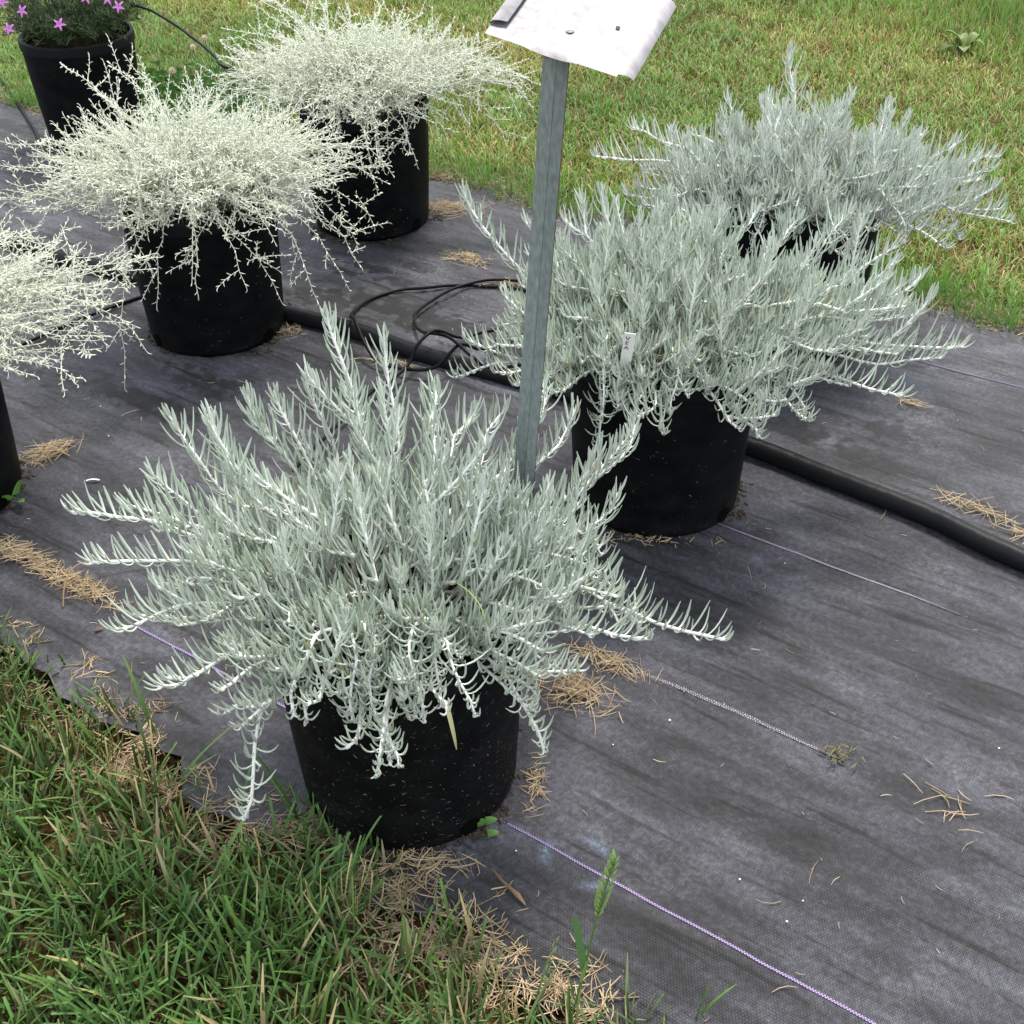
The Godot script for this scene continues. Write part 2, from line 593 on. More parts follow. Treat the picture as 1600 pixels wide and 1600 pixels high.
# ---------------------------------------------------------------- pots
func pot(owner_: Node3D, mat: Material, rt := 0.154, rb := 0.139, h := 0.296, holes: Array = []) -> MeshInstance3D:
	var p := MB.new()
	var prof := [[rb - 0.012, 0.0], [rb - 0.002, 0.003], [rb, 0.012], [lerpf(rb, rt, 0.3), h * 0.3], [lerpf(rb, rt, 0.6), h * 0.6], [rt - 0.004, h - 0.03]]
	lathe(p, prof, 72, h)
	var o := part("pot", p, mat, owner_)
	var r := MB.new()
	lathe(r, [[rt - 0.004, h - 0.031], [rt - 0.001, h - 0.028], [rt, h - 0.024], [rt, h - 0.004], [rt - 0.002, h], [rt - 0.008, h], [rt - 0.010, h - 0.004], [rt - 0.012, h - 0.06]], 72, h)
	part("rim", r, M.rim, o)
	for a in holes:
		var hm := MB.new()
		var first := 0
		for k in 15:
			var an := TAU * k / 14.0
			var th: float = a + cos(an) * 0.1 * (0.0 if k == 14 else 1.0)
			var y := 0.017 + sin(an) * 0.014 * (0.0 if k == 14 else 1.0)
			var rr := rb + (rt - rb) * y / h + 0.0012
			var d := Vector3(cos(th), 0, sin(th))
			hm.v.append(d * rr + Vector3.UP * y)
			hm.n.append(d)
		for k in 14:
			hm.tri(14, k, (k + 1) % 14)
		part("drain_hole", hm, M.hole, o)
	var s := MB.new()
	var soil_y := h - 0.035
	s.v.append(Vector3(0, soil_y + 0.012, 0)); s.n.append(Vector3.UP)
	for k in 36:
		var an := TAU * k / 36.0
		s.v.append(Vector3(cos(an) * (rt - 0.011), soil_y + rnd(-0.004, 0.004), sin(an) * (rt - 0.011))); s.n.append(Vector3.UP)
	for k in 36:
		s.tri(0, 1 + k, 1 + (k + 1) % 36)
	part("potting_soil", s, M.potting, owner_)
	return o

func lathe(m: MB, prof: Array, sides: int, h: float) -> void:
	var first := m.v.size()
	for k in prof.size():
		var a: Array = prof[maxi(k - 1, 0)]
		var b: Array = prof[mini(k + 1, prof.size() - 1)]
		var d := Vector2(b[0] - a[0], b[1] - a[1]).normalized()
		for s in sides + 1:
			var an := TAU * s / sides
			var out := Vector3(cos(an), 0, sin(an))
			m.v.append(out * prof[k][0] + Vector3.UP * prof[k][1])
			m.n.append((out * d.y - Vector3.UP * d.x).normalized())
			m.uv.append(Vector2(float(s) / sides, 1.0 - prof[k][1] / h))
	for k in prof.size() - 1:
		for s in sides:
			var q := first + k * (sides + 1) + s
			m.tri(q, q + sides + 1, q + 1)
			m.tri(q + 1, q + sides + 1, q + sides + 2)

# ---------------------------------------------------------------- silver shrubs
func shoot_path(tip: Vector3, hang: bool) -> PackedVector3Array:
	var out := Vector3(tip.x, 0, tip.z)
	var r := out.length()
	out = out.normalized() if r > 0.01 else Vector3(0, 0, 1)
	var p0 := out * minf(r * 0.25, 0.06) + Vector3(rnd(-0.025, 0.025), 0.255, rnd(-0.025, 0.025))
	var span := tip.distance_to(p0)
	var p1: Vector3
	var p2: Vector3
	if hang:
		p1 = p0 + Vector3.UP * 0.13 + out * 0.05
		p2 = Vector3(tip.x, maxf(tip.y + 0.1, 0.33), tip.z) - out * 0.035
	elif tip.y > 0.41:
		p1 = p0 + Vector3.UP * span * 0.2 + out * span * 0.25
		p2 = tip - (out * 0.3 + Vector3.UP).normalized() * span * 0.4
	elif tip.x > 0.15 and tip.z < -0.1:
		p1 = p0 + Vector3.UP * 0.035 + out * span * 0.3
		p2 = tip - (out * 0.85 + Vector3.UP * 0.5).normalized() * span * 0.4
	else:
		p1 = p0 + Vector3.UP * (0.06 + rnd(0.0, 0.05)) + out * span * 0.3
		p2 = tip - (out * 0.9 + Vector3.UP * rnd(-0.1, 0.35)).normalized() * span * 0.38
	var side := out.cross(Vector3.UP) * rnd(-0.03, 0.03)
	p2 += side
	var pts := PackedVector3Array()
	for k in 15:
		pts.append(p0.bezier_interpolate(p1, p2, tip, k / 14.0))
	return pts

func leafy(l: MB, pts: PackedVector3Array, leaf_len: float, start: float, thick: float, tint: float) -> void:
	var m := pts.size() - 1
	var total := 0.0
	var cum := PackedFloat32Array([0.0])
	for k in m:
		total += pts[k].distance_to(pts[k + 1])
		cum.append(total)
	var s := total * start
	var phase := rnd(0, TAU)
	var seg := 0
	var woolly := Color(0.74, 0.76, 0.71)
	while s < total:
		while seg < m - 1 and cum[seg + 1] < s:
			seg += 1
		var f := clampf((s - cum[seg]) / maxf(cum[seg + 1] - cum[seg], 1e-5), 0, 1)
		var p := pts[seg].lerp(pts[seg + 1], f)
		var t := (pts[seg + 1] - pts[seg]).normalized()
		var a := t.cross(Vector3.UP if absf(t.y) < 0.95 else Vector3.RIGHT).normalized()
		var b := t.cross(a)
		phase += 2.399 + rnd(-0.35, 0.35)
		var d := a * cos(phase) + b * sin(phase)
		var q := s / total
		var near_tip := clampf((1.0 - q) * total / 0.05, 0.0, 1.0)
		var ln := leaf_len * lerpf(0.5, 1.0, near_tip) * rnd(0.65, 1.2)
		var d0 := (d * lerpf(0.3, 0.9, near_tip) + t * rnd(0.4, 0.75)).normalized()
		var side := Vector3(rnd(-1, 1), rnd(-0.3, 0.3), rnd(-1, 1)) * 0.28
		var up := (Vector3.UP * rnd(0.7, 1.3) + t * 0.15 + d * rnd(-0.2, 0.3) + side).normalized()
		var p1 := p + d0 * ln * rnd(0.3, 0.45)
		var p2 := p1 + (up * 0.9 + d0 * 0.1).normalized() * ln * 0.72
		var g := rnd(0.82, 1.12)
		var tip_c := Color((0.465 + 0.05 * tint) * g, (0.535 + 0.035 * tint) * g, (0.44 + 0.06 * tint) * g)
		if rng.randf() < 0.014:
			tip_c = Color(0.36, 0.34, 0.17)
		l.leaf(p + d * thick * 0.3, p1, p2, rnd(0.0014, 0.0021), rnd(0.0010, 0.0013), woolly * g, tip_c.lerp(woolly, 0.35 * (1.0 - near_tip)))
		s += rnd(0.0036, 0.0054) * lerpf(0.5, 1.0, near_tip)

func silver_shoot(parent: Node3D, tip: Vector3, leaf_len: float, start := 0.3, tint := 0.0, sides_ := 1) -> void:
	var r2 := Vector2(tip.x, tip.z).length()
	var hang := tip.y < 0.3 and r2 > 0.155 and tip.y < 0.36 - r2 * 0.3
	var pts := shoot_path(tip, hang)
	var amp := rnd(0.003, 0.008)
	var ph := rnd(0, TAU)
	for k in range(1, 14):
		pts[k] += Vector3(sin(k * 0.9 + ph), 0.5 * sin(k * 1.3 + ph * 2.0), cos(k * 0.8 + ph)) * amp
	var m := MB.new()
	var l := MB.new()
	var rr := PackedFloat32Array()
	var thick := rnd(0.0022, 0.0032)
	for k in 15:
		rr.append(lerpf(thick, thick * 0.6, k / 14.0))
	var c0 := Color(0.34, 0.32, 0.28)
	var c1 := Color(0.76, 0.77, 0.735)
	m.tube(pts, rr, 6, c0, c1)
	leafy(l, pts, leaf_len, start, thick, tint)
	for j in sides_:
		var k := rng.randi_range(5, 11)
		var t := (pts[k + 1] - pts[k]).normalized()
		var d := (Vector3(rnd(-1, 1), rnd(0.0, 1.0) if not hang else rnd(-0.6, 0.3), rnd(-1, 1))).normalized()
		var dir := (t * 0.75 + d * 0.8).normalized()
		var ln := rnd(0.05, 0.10) if not hang else rnd(0.025, 0.045)
		var q := PackedVector3Array()
		var qr := PackedFloat32Array()
		for e in 7:
			var f := e / 6.0
			q.append(pts[k] + dir * ln * f + Vector3.UP * (0.2 if not hang else -0.15) * ln * f * f)
			qr.append(lerpf(thick * 0.75, thick * 0.5, f))
		m.tube(q, qr, 6, c1 * 0.9, c1)
		leafy(l, q, leaf_len * 0.9, 0.15, thick * 0.7, tint)
	var st := part("stem", m, M.stem, parent)
	if l.v.size():
		kind(part("leaves", l, M.leaf, st), "stuff")

func old_leaf(o: Node3D, a: Vector3, b: Vector3, d: Vector3, hw: float, col: Color, words: String) -> void:
	var m := MB.new()
	m.blade(a, b * 2.0 - (a + d) * 0.5, d, hw, col, col * 0.9, 7, false, 0.2)
	var p := part("withered_leaf", m, M.green, o)
	p.set_meta("label", words)

func silver_shrub(called: String, label: String, at: Vector3, tips: Array, fill: int, leaf_len: float, mat: Material, holes: Array, seed_: int, rx: float, rz: float, tint := 0.0, dip := 0.0) -> Node3D:
	rng.seed = seed_
	var o := thing(called, label, "potted shrub", at, "silver-leaved shrubs in black pots")
	pot(o, mat, 0.154, 0.139, 0.296, holes)
	for k in tips.size() / 3:
		silver_shoot(o, Vector3(tips[k * 3], tips[k * 3 + 1], tips[k * 3 + 2]), leaf_len, 0.3, tint, k % 2)
	for k in fill:
		var an := TAU * (k * 0.618034) + rnd(-0.2, 0.2)
		var q := sqrt((k + 0.5) / fill) * rnd(0.85, 1.1)
		var p := Vector3(cos(an) * q * rx, 0, sin(an) * q * rz)
		if rx > 0.42 and p.x < 0.0:
			p.x *= 0.7
		var y := maxf((0.41 if rx > 0.42 else 0.39) - 0.105 * q * q + rnd(-0.035, 0.03) - 0.15 * maxf(0.0, p.z), 0.295)
		if p.x > 0.05 and p.z < 0.02:
			y -= dip * minf(p.x, 0.2)
		silver_shoot(o, Vector3(p.x, y, p.z), leaf_len * rnd(0.8, 1.1), 0.35, tint)
	for k in 36:      # the low skirt that hides the rim
		var an := TAU * k / 36.0 + rnd(-0.12, 0.12)
		var r := rnd(0.17, 0.26)
		silver_shoot(o, Vector3(cos(an) * r, rnd(0.28, 0.335) + 0.02 * sin(k * 1.9), sin(an) * r), leaf_len * 0.92, 0.3, tint)
	return o

# ---------------------------------------------------------------- wiry white shrubs
func twig_leaves(l: MB, pts: PackedVector3Array, from: float, step: float, size: float) -> void:
	var m := pts.size() - 1
	var phase := rnd(0, TAU)
	var total := 0.0
	for k in m:
		total += pts[k].distance_to(pts[k + 1])
	var count := int(total * (1.0 - from) / step)
	for j in count + 1:
		var q := lerpf(from, 1.0, float(j) / maxf(count, 1)) * m
		var k := mini(int(q), m - 1)
		var p := pts[k].lerp(pts[k + 1], q - k)
		var t := (pts[k + 1] - pts[k]).normalized()
		var a := t.cross(Vector3.UP if absf(t.y) < 0.95 else Vector3.RIGHT).normalized()
		var b := t.cross(a)
		phase += 2.2 + rnd(-0.3, 0.3)
		var d := a * cos(phase) + b * sin(phase)
		var ln := size * rnd(0.7, 1.25)
		var d0 := (d * 0.6 + t * 0.8).normalized()
		if j == count:
			d0 = t
			ln *= 1.15
		var p1 := p + d0 * ln * 0.55
		var p2 := p1 + (d0 * 0.35 + d * 0.75 + Vector3.UP * rnd(-0.1, 0.2)).normalized() * ln * 0.5
		var g := rnd(0.85, 1.1)
		l.leaf(p, p1, p2, rnd(0.001, 0.0019), 0.0007, Color(0.71 * g, 0.72 * g, 0.62 * g), Color(0.66 * g, 0.70 * g, 0.565 * g), 3)

func wiry_twig(parent: Node3D, tip: Vector3, sides_: int) -> void:
	var out := Vector3(tip.x, 0, tip.z)
	var r := out.length()
	out = out.normalized() if r > 0.01 else Vector3(0, 0, 1)
	var p0 := out * minf(r * 0.3, 0.07) + Vector3(rnd(-0.04, 0.04), 0.255, rnd(-0.04, 0.04))
	var span := tip.distance_to(p0)
	var p1 := p0 + Vector3.UP * rnd(0.08, 0.16) + out * span * 0.2
	var p2: Vector3
	if tip.y < 0.29 and r > 0.15:
		p2 = Vector3(tip.x, maxf(tip.y + 0.12, 0.31), tip.z) - out * 0.04
	else:
		p2 = tip - (out + Vector3.UP * rnd(-0.2, 0.5)).normalized() * span * 0.35
	p2 += Vector3(rnd(-0.03, 0.03), rnd(-0.015, 0.015), rnd(-0.03, 0.03))
	var pts := PackedVector3Array()
	var rad := PackedFloat32Array()
	for k in 13:
		var wob := Vector3(rnd(-1, 1), rnd(-1, 1), rnd(-1, 1)) * (0.005 if k > 0 and k < 12 else 0.0)
		pts.append(p0.bezier_interpolate(p1, p2, tip, k / 12.0) + wob)
		rad.append(lerpf(0.0013, 0.0006, k / 12.0))
	var m := MB.new()
	var l := MB.new()
	var sc := Color(0.3, 0.27, 0.2)
	var sc2 := Color(0.69, 0.70, 0.6)
	m.tube(pts, rad, 4, sc, sc2)
	twig_leaves(l, pts, 0.25, 0.0065, 0.0098)
	for j in sides_:
		var k := rng.randi_range(4, 11)
		var t := (pts[k + 1] - pts[k]).normalized()
		var d := Vector3(rnd(-1, 1), rnd(-0.7, 1), rnd(-1, 1)).normalized()
		var dir := (t * 0.5 + d).normalized()
		var ln := rnd(0.02, 0.075)
		var q := PackedVector3Array()
		var qr := PackedFloat32Array()
		for e in 6:
			var f := e / 5.0
			q.append(pts[k] + dir * ln * f + (t * 0.25 + Vector3.UP * 0.12) * ln * f * f)
			qr.append(lerpf(0.0007, 0.0005, f))
		m.tube(q, qr, 4, sc2, sc2)
		twig_leaves(l, q, 0.12, 0.0058, 0.009)
	var st := part("stem", m, M.stem, parent)
	kind(part("leaves", l, M.leaf, st), "stuff")

func wiry_shrub(called: String, label: String, at: Vector3, tips: Array, fill: int, rad: float, mat: Material, holes: Array, seed_: int, sx := 1.0) -> Node3D:
	rng.seed = seed_
	var o := thing(called, label, "potted shrub", at, "wiry white shrubs in black pots")
	pot(o, mat, 0.154, 0.139, 0.296, holes)
	for k in tips.size() / 3:
		wiry_twig(o, Vector3(tips[k * 3], tips[k * 3 + 1], tips[k * 3 + 2]), 8)
	for k in fill:
		var an := TAU * (k * 0.618034) + rnd(-0.3, 0.3)
		var r := rad * sqrt((k + 0.5) / fill) * rnd(0.8, 1.12)
		if sin(an) > 0.25:
			r *= 0.78
		var y := maxf(0.405 - 0.85 * r * r + rnd(-0.05, 0.045), 0.30 if r < 0.27 else 0.27)
		wiry_twig(o, Vector3(cos(an) * r * sx, y, sin(an) * r), 8)
	for k in 34:
		var an := TAU * k / 34.0 + rnd(-0.1, 0.1)
		var r := rnd(0.16, 0.22)
		wiry_twig(o, Vector3(cos(an) * r, rnd(0.292, 0.345), sin(an) * r), 8)
	return o

# ---------------------------------------------------------------- grass
func grass_clump(blades: int, spread: float, l0: float, l1: float, w0: float, w1: float, lean: float, dry: float, dark: float) -> MB:
	var m := MB.new()
	for k in blades:
		var an := rnd(0, TAU)
		var p0 := Vector3(cos(an), 0, sin(an)) * spread * sqrt(rng.randf()) + Vector3(0, -0.008, 0)
		var bn := rnd(0, TAU)
		var side := Vector3(cos(bn), 0, sin(bn))
		var ln := rnd(l0, l1)
		var le := rnd(0.1, lean)
		var p1 := p0 + (Vector3.UP + side * le * 0.45).normalized() * ln * 0.5
		var p2 := p1 + (Vector3.UP * (1.0 - le * 0.55) + side * le).normalized() * ln * 0.5
		var g := rnd(0.75, 1.25) * dark
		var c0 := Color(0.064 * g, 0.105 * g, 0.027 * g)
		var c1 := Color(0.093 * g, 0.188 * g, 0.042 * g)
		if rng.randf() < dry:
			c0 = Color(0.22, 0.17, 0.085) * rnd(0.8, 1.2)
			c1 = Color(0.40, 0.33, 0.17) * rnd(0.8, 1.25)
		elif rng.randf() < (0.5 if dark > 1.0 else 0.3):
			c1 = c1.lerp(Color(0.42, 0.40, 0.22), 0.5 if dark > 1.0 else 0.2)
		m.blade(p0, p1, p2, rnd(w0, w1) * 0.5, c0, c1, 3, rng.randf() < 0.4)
	return m

func scatter(called: String, parent: Node, mesh: Mesh, mat: Material, places: Array, cols: Array) -> void:
	var mm := MultiMesh.new()
	mm.transform_format = MultiMesh.TRANSFORM_3D
	mm.use_colors = true
	mm.mesh = mesh
	mm.instance_count = places.size()
	for k in places.size():
		mm.set_instance_transform(k, places[k])
		mm.set_instance_color(k, cols[k])
	var o := MultiMeshInstance3D.new()
	o.multimesh = mm
	o.material_override = mat
	put(parent, o, called)
	kind(o, "stuff")

func build_lawns() -> void:
	rng.seed = 77
	# front lawn: long dark blades
	var kinds := []
	var where := []
	var tint := []
	for k in 6:
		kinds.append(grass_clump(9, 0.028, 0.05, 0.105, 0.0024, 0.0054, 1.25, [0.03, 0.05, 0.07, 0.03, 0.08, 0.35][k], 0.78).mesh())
		where.append([])
		tint.append([])
	for k in 9500:
		var u := rnd(-2.6, 1.9)
		var d := pow(rng.randf(), 1.15) * 1.25
		var w := front_edge(u) + d - 0.012
		var p := uvw(u, w)
		if p.z > 0.25:
			continue
		var pn := patch.get_noise_2d(p.x * 160.0, p.z * 160.0)
		var thin := clampf((d - 0.0) / 0.09, 0.0, 1.0)
		var bare := clampf(bare_patch(p), 0.0, 1.0)
		if rng.randf() > (0.34 + 0.66 * thin) * (1.0 - 0.45 * bare):
			continue
		p.y = -0.012
		var j := rng.randi() % 5
		if d < 0.12 and rng.randf() < 0.2 or bare > 0.4 and rng.randf() < 0.25:
			j = 5
		var sc := rnd(0.7, 1.15) * lerpf(0.8, 1.0, thin)
		where[j].append(Transform3D(Basis(Vector3.UP, rnd(0, TAU)).scaled(Vector3(sc, sc * rnd(0.75, 1.1), sc)), p))
		var g := rnd(0.75, 1.25) * (1.0 + 0.35 * pn)
		tint[j].append(Color(g * rnd(0.82, 1.14), g, g * rnd(0.85, 1.15)) * 0.97)
	var lawn := Node3D.new()
	put(self, lawn, "front_grass")
	kind(lawn, "stuff")
	for k in 6:
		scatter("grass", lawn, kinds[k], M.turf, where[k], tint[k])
	# back lawn: short, mown, sun-bleached
	kinds = []
	where = []
	tint = []
	for k in 7:
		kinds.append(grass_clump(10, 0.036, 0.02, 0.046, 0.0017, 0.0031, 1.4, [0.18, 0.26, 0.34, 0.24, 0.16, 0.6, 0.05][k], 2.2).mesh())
		where.append([])
		tint.append([])
	for k in 76000:
		var u := rnd(-7.6, 4.2)
		var d := pow(rng.randf(), 1.25) * 4.6
		var w := back_edge(u) - d + 0.025
		var p := uvw(u, w)
		if on_path(p) or absf(p.x) > 1.2 - p.z * 0.62:
			continue
		p.y = -0.012
		var pn := patch.get_noise_2d(p.x * 70.0, p.z * 70.0)
		var near := clampf(1.0 - d / 0.22, 0.0, 1.0)
		var j := rng.randi() % 5
		if rng.randf() < 0.12 + pn * 0.5:
			j = 5
		if near > 0.0 and rng.randf() < near * 0.6:
			j = 6
		var right := clampf((p.x - 0.9) * 1.2, 0.0, 1.0) * clampf((d - 1.6) * 1.2, 0.0, 1.0)   # longer and greener towards the path
		if rng.randf() < right * 0.8:
			j = 6
		var sc := rnd(0.75, 1.2)
		var tall := rnd(0.7, 1.1) * (1.0 + right * 1.3 + near * 0.9)
		where[j].append(Transform3D(Basis(Vector3.UP, rnd(0, TAU)).scaled(Vector3(sc, sc * tall, sc)), p))
		var g := rnd(0.8, 1.2) * (1.0 + 0.3 * pn) * lerpf(1.0, 0.72, maxf(near, right * 0.8))
		tint[j].append(Color(g * (1.08 + 0.25 * pn) * lerpf(1.0, 0.8, near), g, g * 1.12))
	lawn = Node3D.new()
	put(self, lawn, "back_lawn_grass")
	kind(lawn, "stuff")
	for k in 7:
		scatter("grass", lawn, kinds[k], M.grass, where[k], tint[k])

func on_path(p: Vector3) -> bool:
	return p.x > 1.78 and p.z < -4.98 + (p.x - 1.78) * 0.468 + 0.05 * sin(p.x * 9.0) and p.x > 1.78 - (p.z + 4.98) * 0.2

func bare_patch(p: Vector3) -> float:     # where the near turf has died back to thatch
	var b := 0.0
	for q in [[-0.50, -1.14, 0.16], [-0.40, -1.03, 0.12], [-0.17, -0.86, 0.10], [-0.05, -0.82, 0.10], [0.04, -0.74, 0.12], [0.16, -0.66, 0.1]]:
		b += exp(-pow(Vector2(p.x - q[0], p.z - q[1]).length() / q[2], 2.0) * 1.6)
	return b

func straw(m: MB, at: Vector3, dir: float, ln: float, r: float, pitch: float, g: float) -> void:
	var d := Vector3(cos(dir) * cos(pitch), sin(pitch), sin(dir) * cos(pitch))
	var bend := Vector3(-d.z, rnd(-0.1, 0.3), d.x) * ln * rnd(-0.14, 0.14)
	var e := rnd(-0.2, 0.2)
	var pts := PackedVector3Array([at - d * ln * 0.5, at - d * ln * (0.17 + e * 0.3) + bend * 0.85, at + d * ln * (0.18 + e) + bend * 0.9, at + d * ln * 0.5])
	var c0 := Color(0.38, 0.265, 0.15).lerp(Color(0.44, 0.36, 0.24), rng.randf()) * g
	var c1 := Color(0.46, 0.33, 0.19).lerp(Color(0.52, 0.42, 0.28), rng.randf()) * g
	m.tube(pts, PackedFloat32Array([r * 0.8, r, r * 0.8, r * 0.4]), 3, c0, c1)

func straw_mesh(n: int, rx: float, rz: float, turn: float, high: float, l0: float, l1: float, spin := 1.0, r := 0.00065) -> MB:
	var m := MB.new()
	for k in n:
		var q := Vector2(rng.randfn(0, 0.5), rng.randfn(0, 0.5)).limit_length(1.3)
		var p := Vector3(q.x * rx, 0, q.y * rz).rotated(Vector3.UP, -turn)
		p.y = high * rng.randf() * maxf(0.15, 1.0 - q.length()) + 0.0025
		straw(m, p, turn + rng.randfn(0, spin), rnd(l0, l1), r * rnd(0.6, 1.35), rnd(-0.25, 0.35) * minf(1.0, high / 0.015), rnd(0.55, 1.2))
	return m

# ---------------------------------------------------------------- smaller plants
func flower_pot(at: Vector3) -> void:
	rng.seed = 505
	var o := thing("potted_plant", "black pot of dark green needle-leaved plant with pink star flowers", "potted plant", at)
	pot(o, M.pot4, 0.152, 0.128, 0.294, [])
	for k in 350:
		var an := TAU * k * 0.618034 + rnd(-0.3, 0.3)
		var r := 0.2 * sqrt((k % 190 + 0.5) / 190.0)
		var tip := Vector3(cos(an) * r * 1.05, 0.47 - r * r * 3.6 + rnd(-0.04, 0.03), sin(an) * r)
		if k >= 190:
			r = rnd(0.135, 0.2)
			tip = Vector3(cos(an) * r, rnd(0.3, 0.385), sin(an) * r)
		var p0 := Vector3(tip.x * 0.5, 0.26, tip.z * 0.5)
		var pts := PackedVector3Array()
		for e in 7:
			pts.append(p0.bezier_interpolate(p0 + Vector3.UP * 0.08, tip - Vector3(tip.x, -0.02, tip.z) * 0.15, tip, e / 6.0))
		var m := MB.new()
		m.tube(pts, same(7, 0.0009), 4, Color(0.05, 0.055, 0.025), Color(0.07, 0.1, 0.04))
		var l := MB.new()
		for j in 16:
			var q := lerpf(1.2, 5.99, j / 15.0)
			var e := int(q)
			var p := pts[e].lerp(pts[e + 1], q - e)
			var d := Vector3(rnd(-1, 1), rnd(0.0, 0.9), rnd(-1, 1)).normalized()
			var ln := rnd(0.016, 0.036)
			var g := rnd(0.7, 1.5)
			l.leaf(p, p + d * ln * 0.5, p + d * ln * 0.85 + Vector3.UP * ln * rnd(-0.15, 0.3), 0.0011, 0.0006, Color(0.028, 0.046, 0.018) * g, Color(0.045, 0.08, 0.028) * g, 3)
		var st := part("stem", m, M.green, o)
		kind(part("leaves", l, M.green, st), "stuff")
	for q in [[-0.048, 0.409, 0.224], [0.041, 0.378, 0.234], [0.181, 0.404, 0.178], [-0.09, 0.368, 0.229], [0.141, 0.409, 0.124], [0.103, 0.426, 0.174], [-0.109, 0.42, 0.178], [-0.037, 0.449, 0.109], [0.029, 0.455, 0.042], [0.164, 0.427, 0.001], [-0.161, 0.436, -0.076], [0.047, 0.454, -0.137]]:
		var f := MB.new()
		var c := Vector3(q[0], q[1], q[2])
		var face := (Vector3(rnd(-0.5, 0.4), 0.55, 1.0)).normalized()
		f.tube(PackedVector3Array([c - face * 0.022 - Vector3.UP * 0.012, c - face * 0.008, c]), PackedFloat32Array([0.0008, 0.001, 0.0014]), 5, Color(0.3, 0.25, 0.12), Color(0.42, 0.16, 0.4))
		var fl := part("flower", f, M.petal, o)
		var a := face.cross(Vector3.UP).normalized()
		var b := face.cross(a)
		var turn := rnd(0, TAU)
		for k in 5:
			var an := turn + TAU * k / 5.0
			var d := a * cos(an) + b * sin(an)
			var pm := MB.new()
			pm.blade(c + d * 0.001, c + d * 0.008 + face * 0.002, c + d * 0.0165 - face * 0.001, 0.0034, Color(0.42, 0.14, 0.42), Color(0.56, 0.22, 0.52), 4, false, 0.1)
			part("petal", pm, M.petal, fl)

func clover_patch() -> void:
	rng.seed = 606
	var m := MB.new()
	for k in 330:
		var c := Vector3(-0.93 + rng.randfn(0, 0.15), 0, -3.66 + rng.randfn(0, 0.13))
		if along(c).y > back_edge(along(c).x) + 0.1 or Vector2(c.x + 0.331, c.z + 2.899).length() < 0.16 or Vector2(c.x + 1.157, c.z + 3.488).length() < 0.16:
			continue
		var top := c + Vector3(rnd(-0.02, 0.02), rnd(0.03, 0.085), rnd(-0.02, 0.02))
		m.tube(PackedVector3Array([c + Vector3.DOWN * 0.01, c.lerp(top, 0.6), top]), same(3, 0.0007), 3, Color(0.06, 0.1, 0.03))
		var turn := rnd(0, TAU)
		var g := rnd(0.7, 1.3)
		for j in 3:
			var an := turn + TAU * j / 3.0
			var d := Vector3(cos(an), rnd(-0.1, 0.25), sin(an))
			m.blade(top, top + d * 0.008, top + d * 0.016, 0.0075, Color(0.075, 0.155, 0.04) * g, Color(0.095, 0.20, 0.055) * g, 4, false, 0.2)
	var o := part("clover", m, M.green)
	kind(o, "stuff")
	var spots := [[-0.975, 0.115, -3.72, 1.0, "small whitish clover head nearest the flowering pot"], [-0.93, 0.15, -3.83, 0.8, "pinkish clover head at the top left of the clover patch"], [-0.90, 0.165, -3.87, 0.85, "pale pink clover head standing tallest in the clover patch"], [-0.735, 0.16, -3.62, 1.1, "large cream clover head below the end of the thin hose"], [-0.715, 0.13, -3.55, 0.75, "browning clover head beside the rear white shrub"]]
	for q in spots:
		var at := Vector3(q[0], 0, q[2])
		var t := thing("clover_flower", q[4], "clover flower", at, "clover flowers by the rear white shrub")
		var s := MB.new()
		s.tube(PackedVector3Array([Vector3(0.01, -0.01, 0), Vector3(0.004, q[1] * 0.5, 0), Vector3(0, q[1], 0)]), same(3, 0.0009), 4, Color(0.08, 0.13, 0.04))
		part("stem", s, M.green, t)
		var h := MB.new()
		for k in 46:
			var y := 1.0 - 1.7 * (k + 0.5) / 46.0
			var an := k * 2.399
			var d := Vector3(cos(an) * sqrt(1 - y * y), y, sin(an) * sqrt(1 - y * y))
			var p: Vector3 = Vector3(0, q[1], 0) + d * 0.004 * q[3]
			var cc := Color(0.66, 0.62, 0.5).lerp(Color(0.6, 0.36, 0.28), clampf(-y + (1.0 - q[3]), 0.0, 0.8))
			h.leaf(p, p + d * 0.005 * q[3], p + d * 0.009 * q[3] + Vector3.UP * 0.001, 0.0011, 0.0008, cc * 0.9, cc, 2)
		part("flower_head", h, M.petal, t)

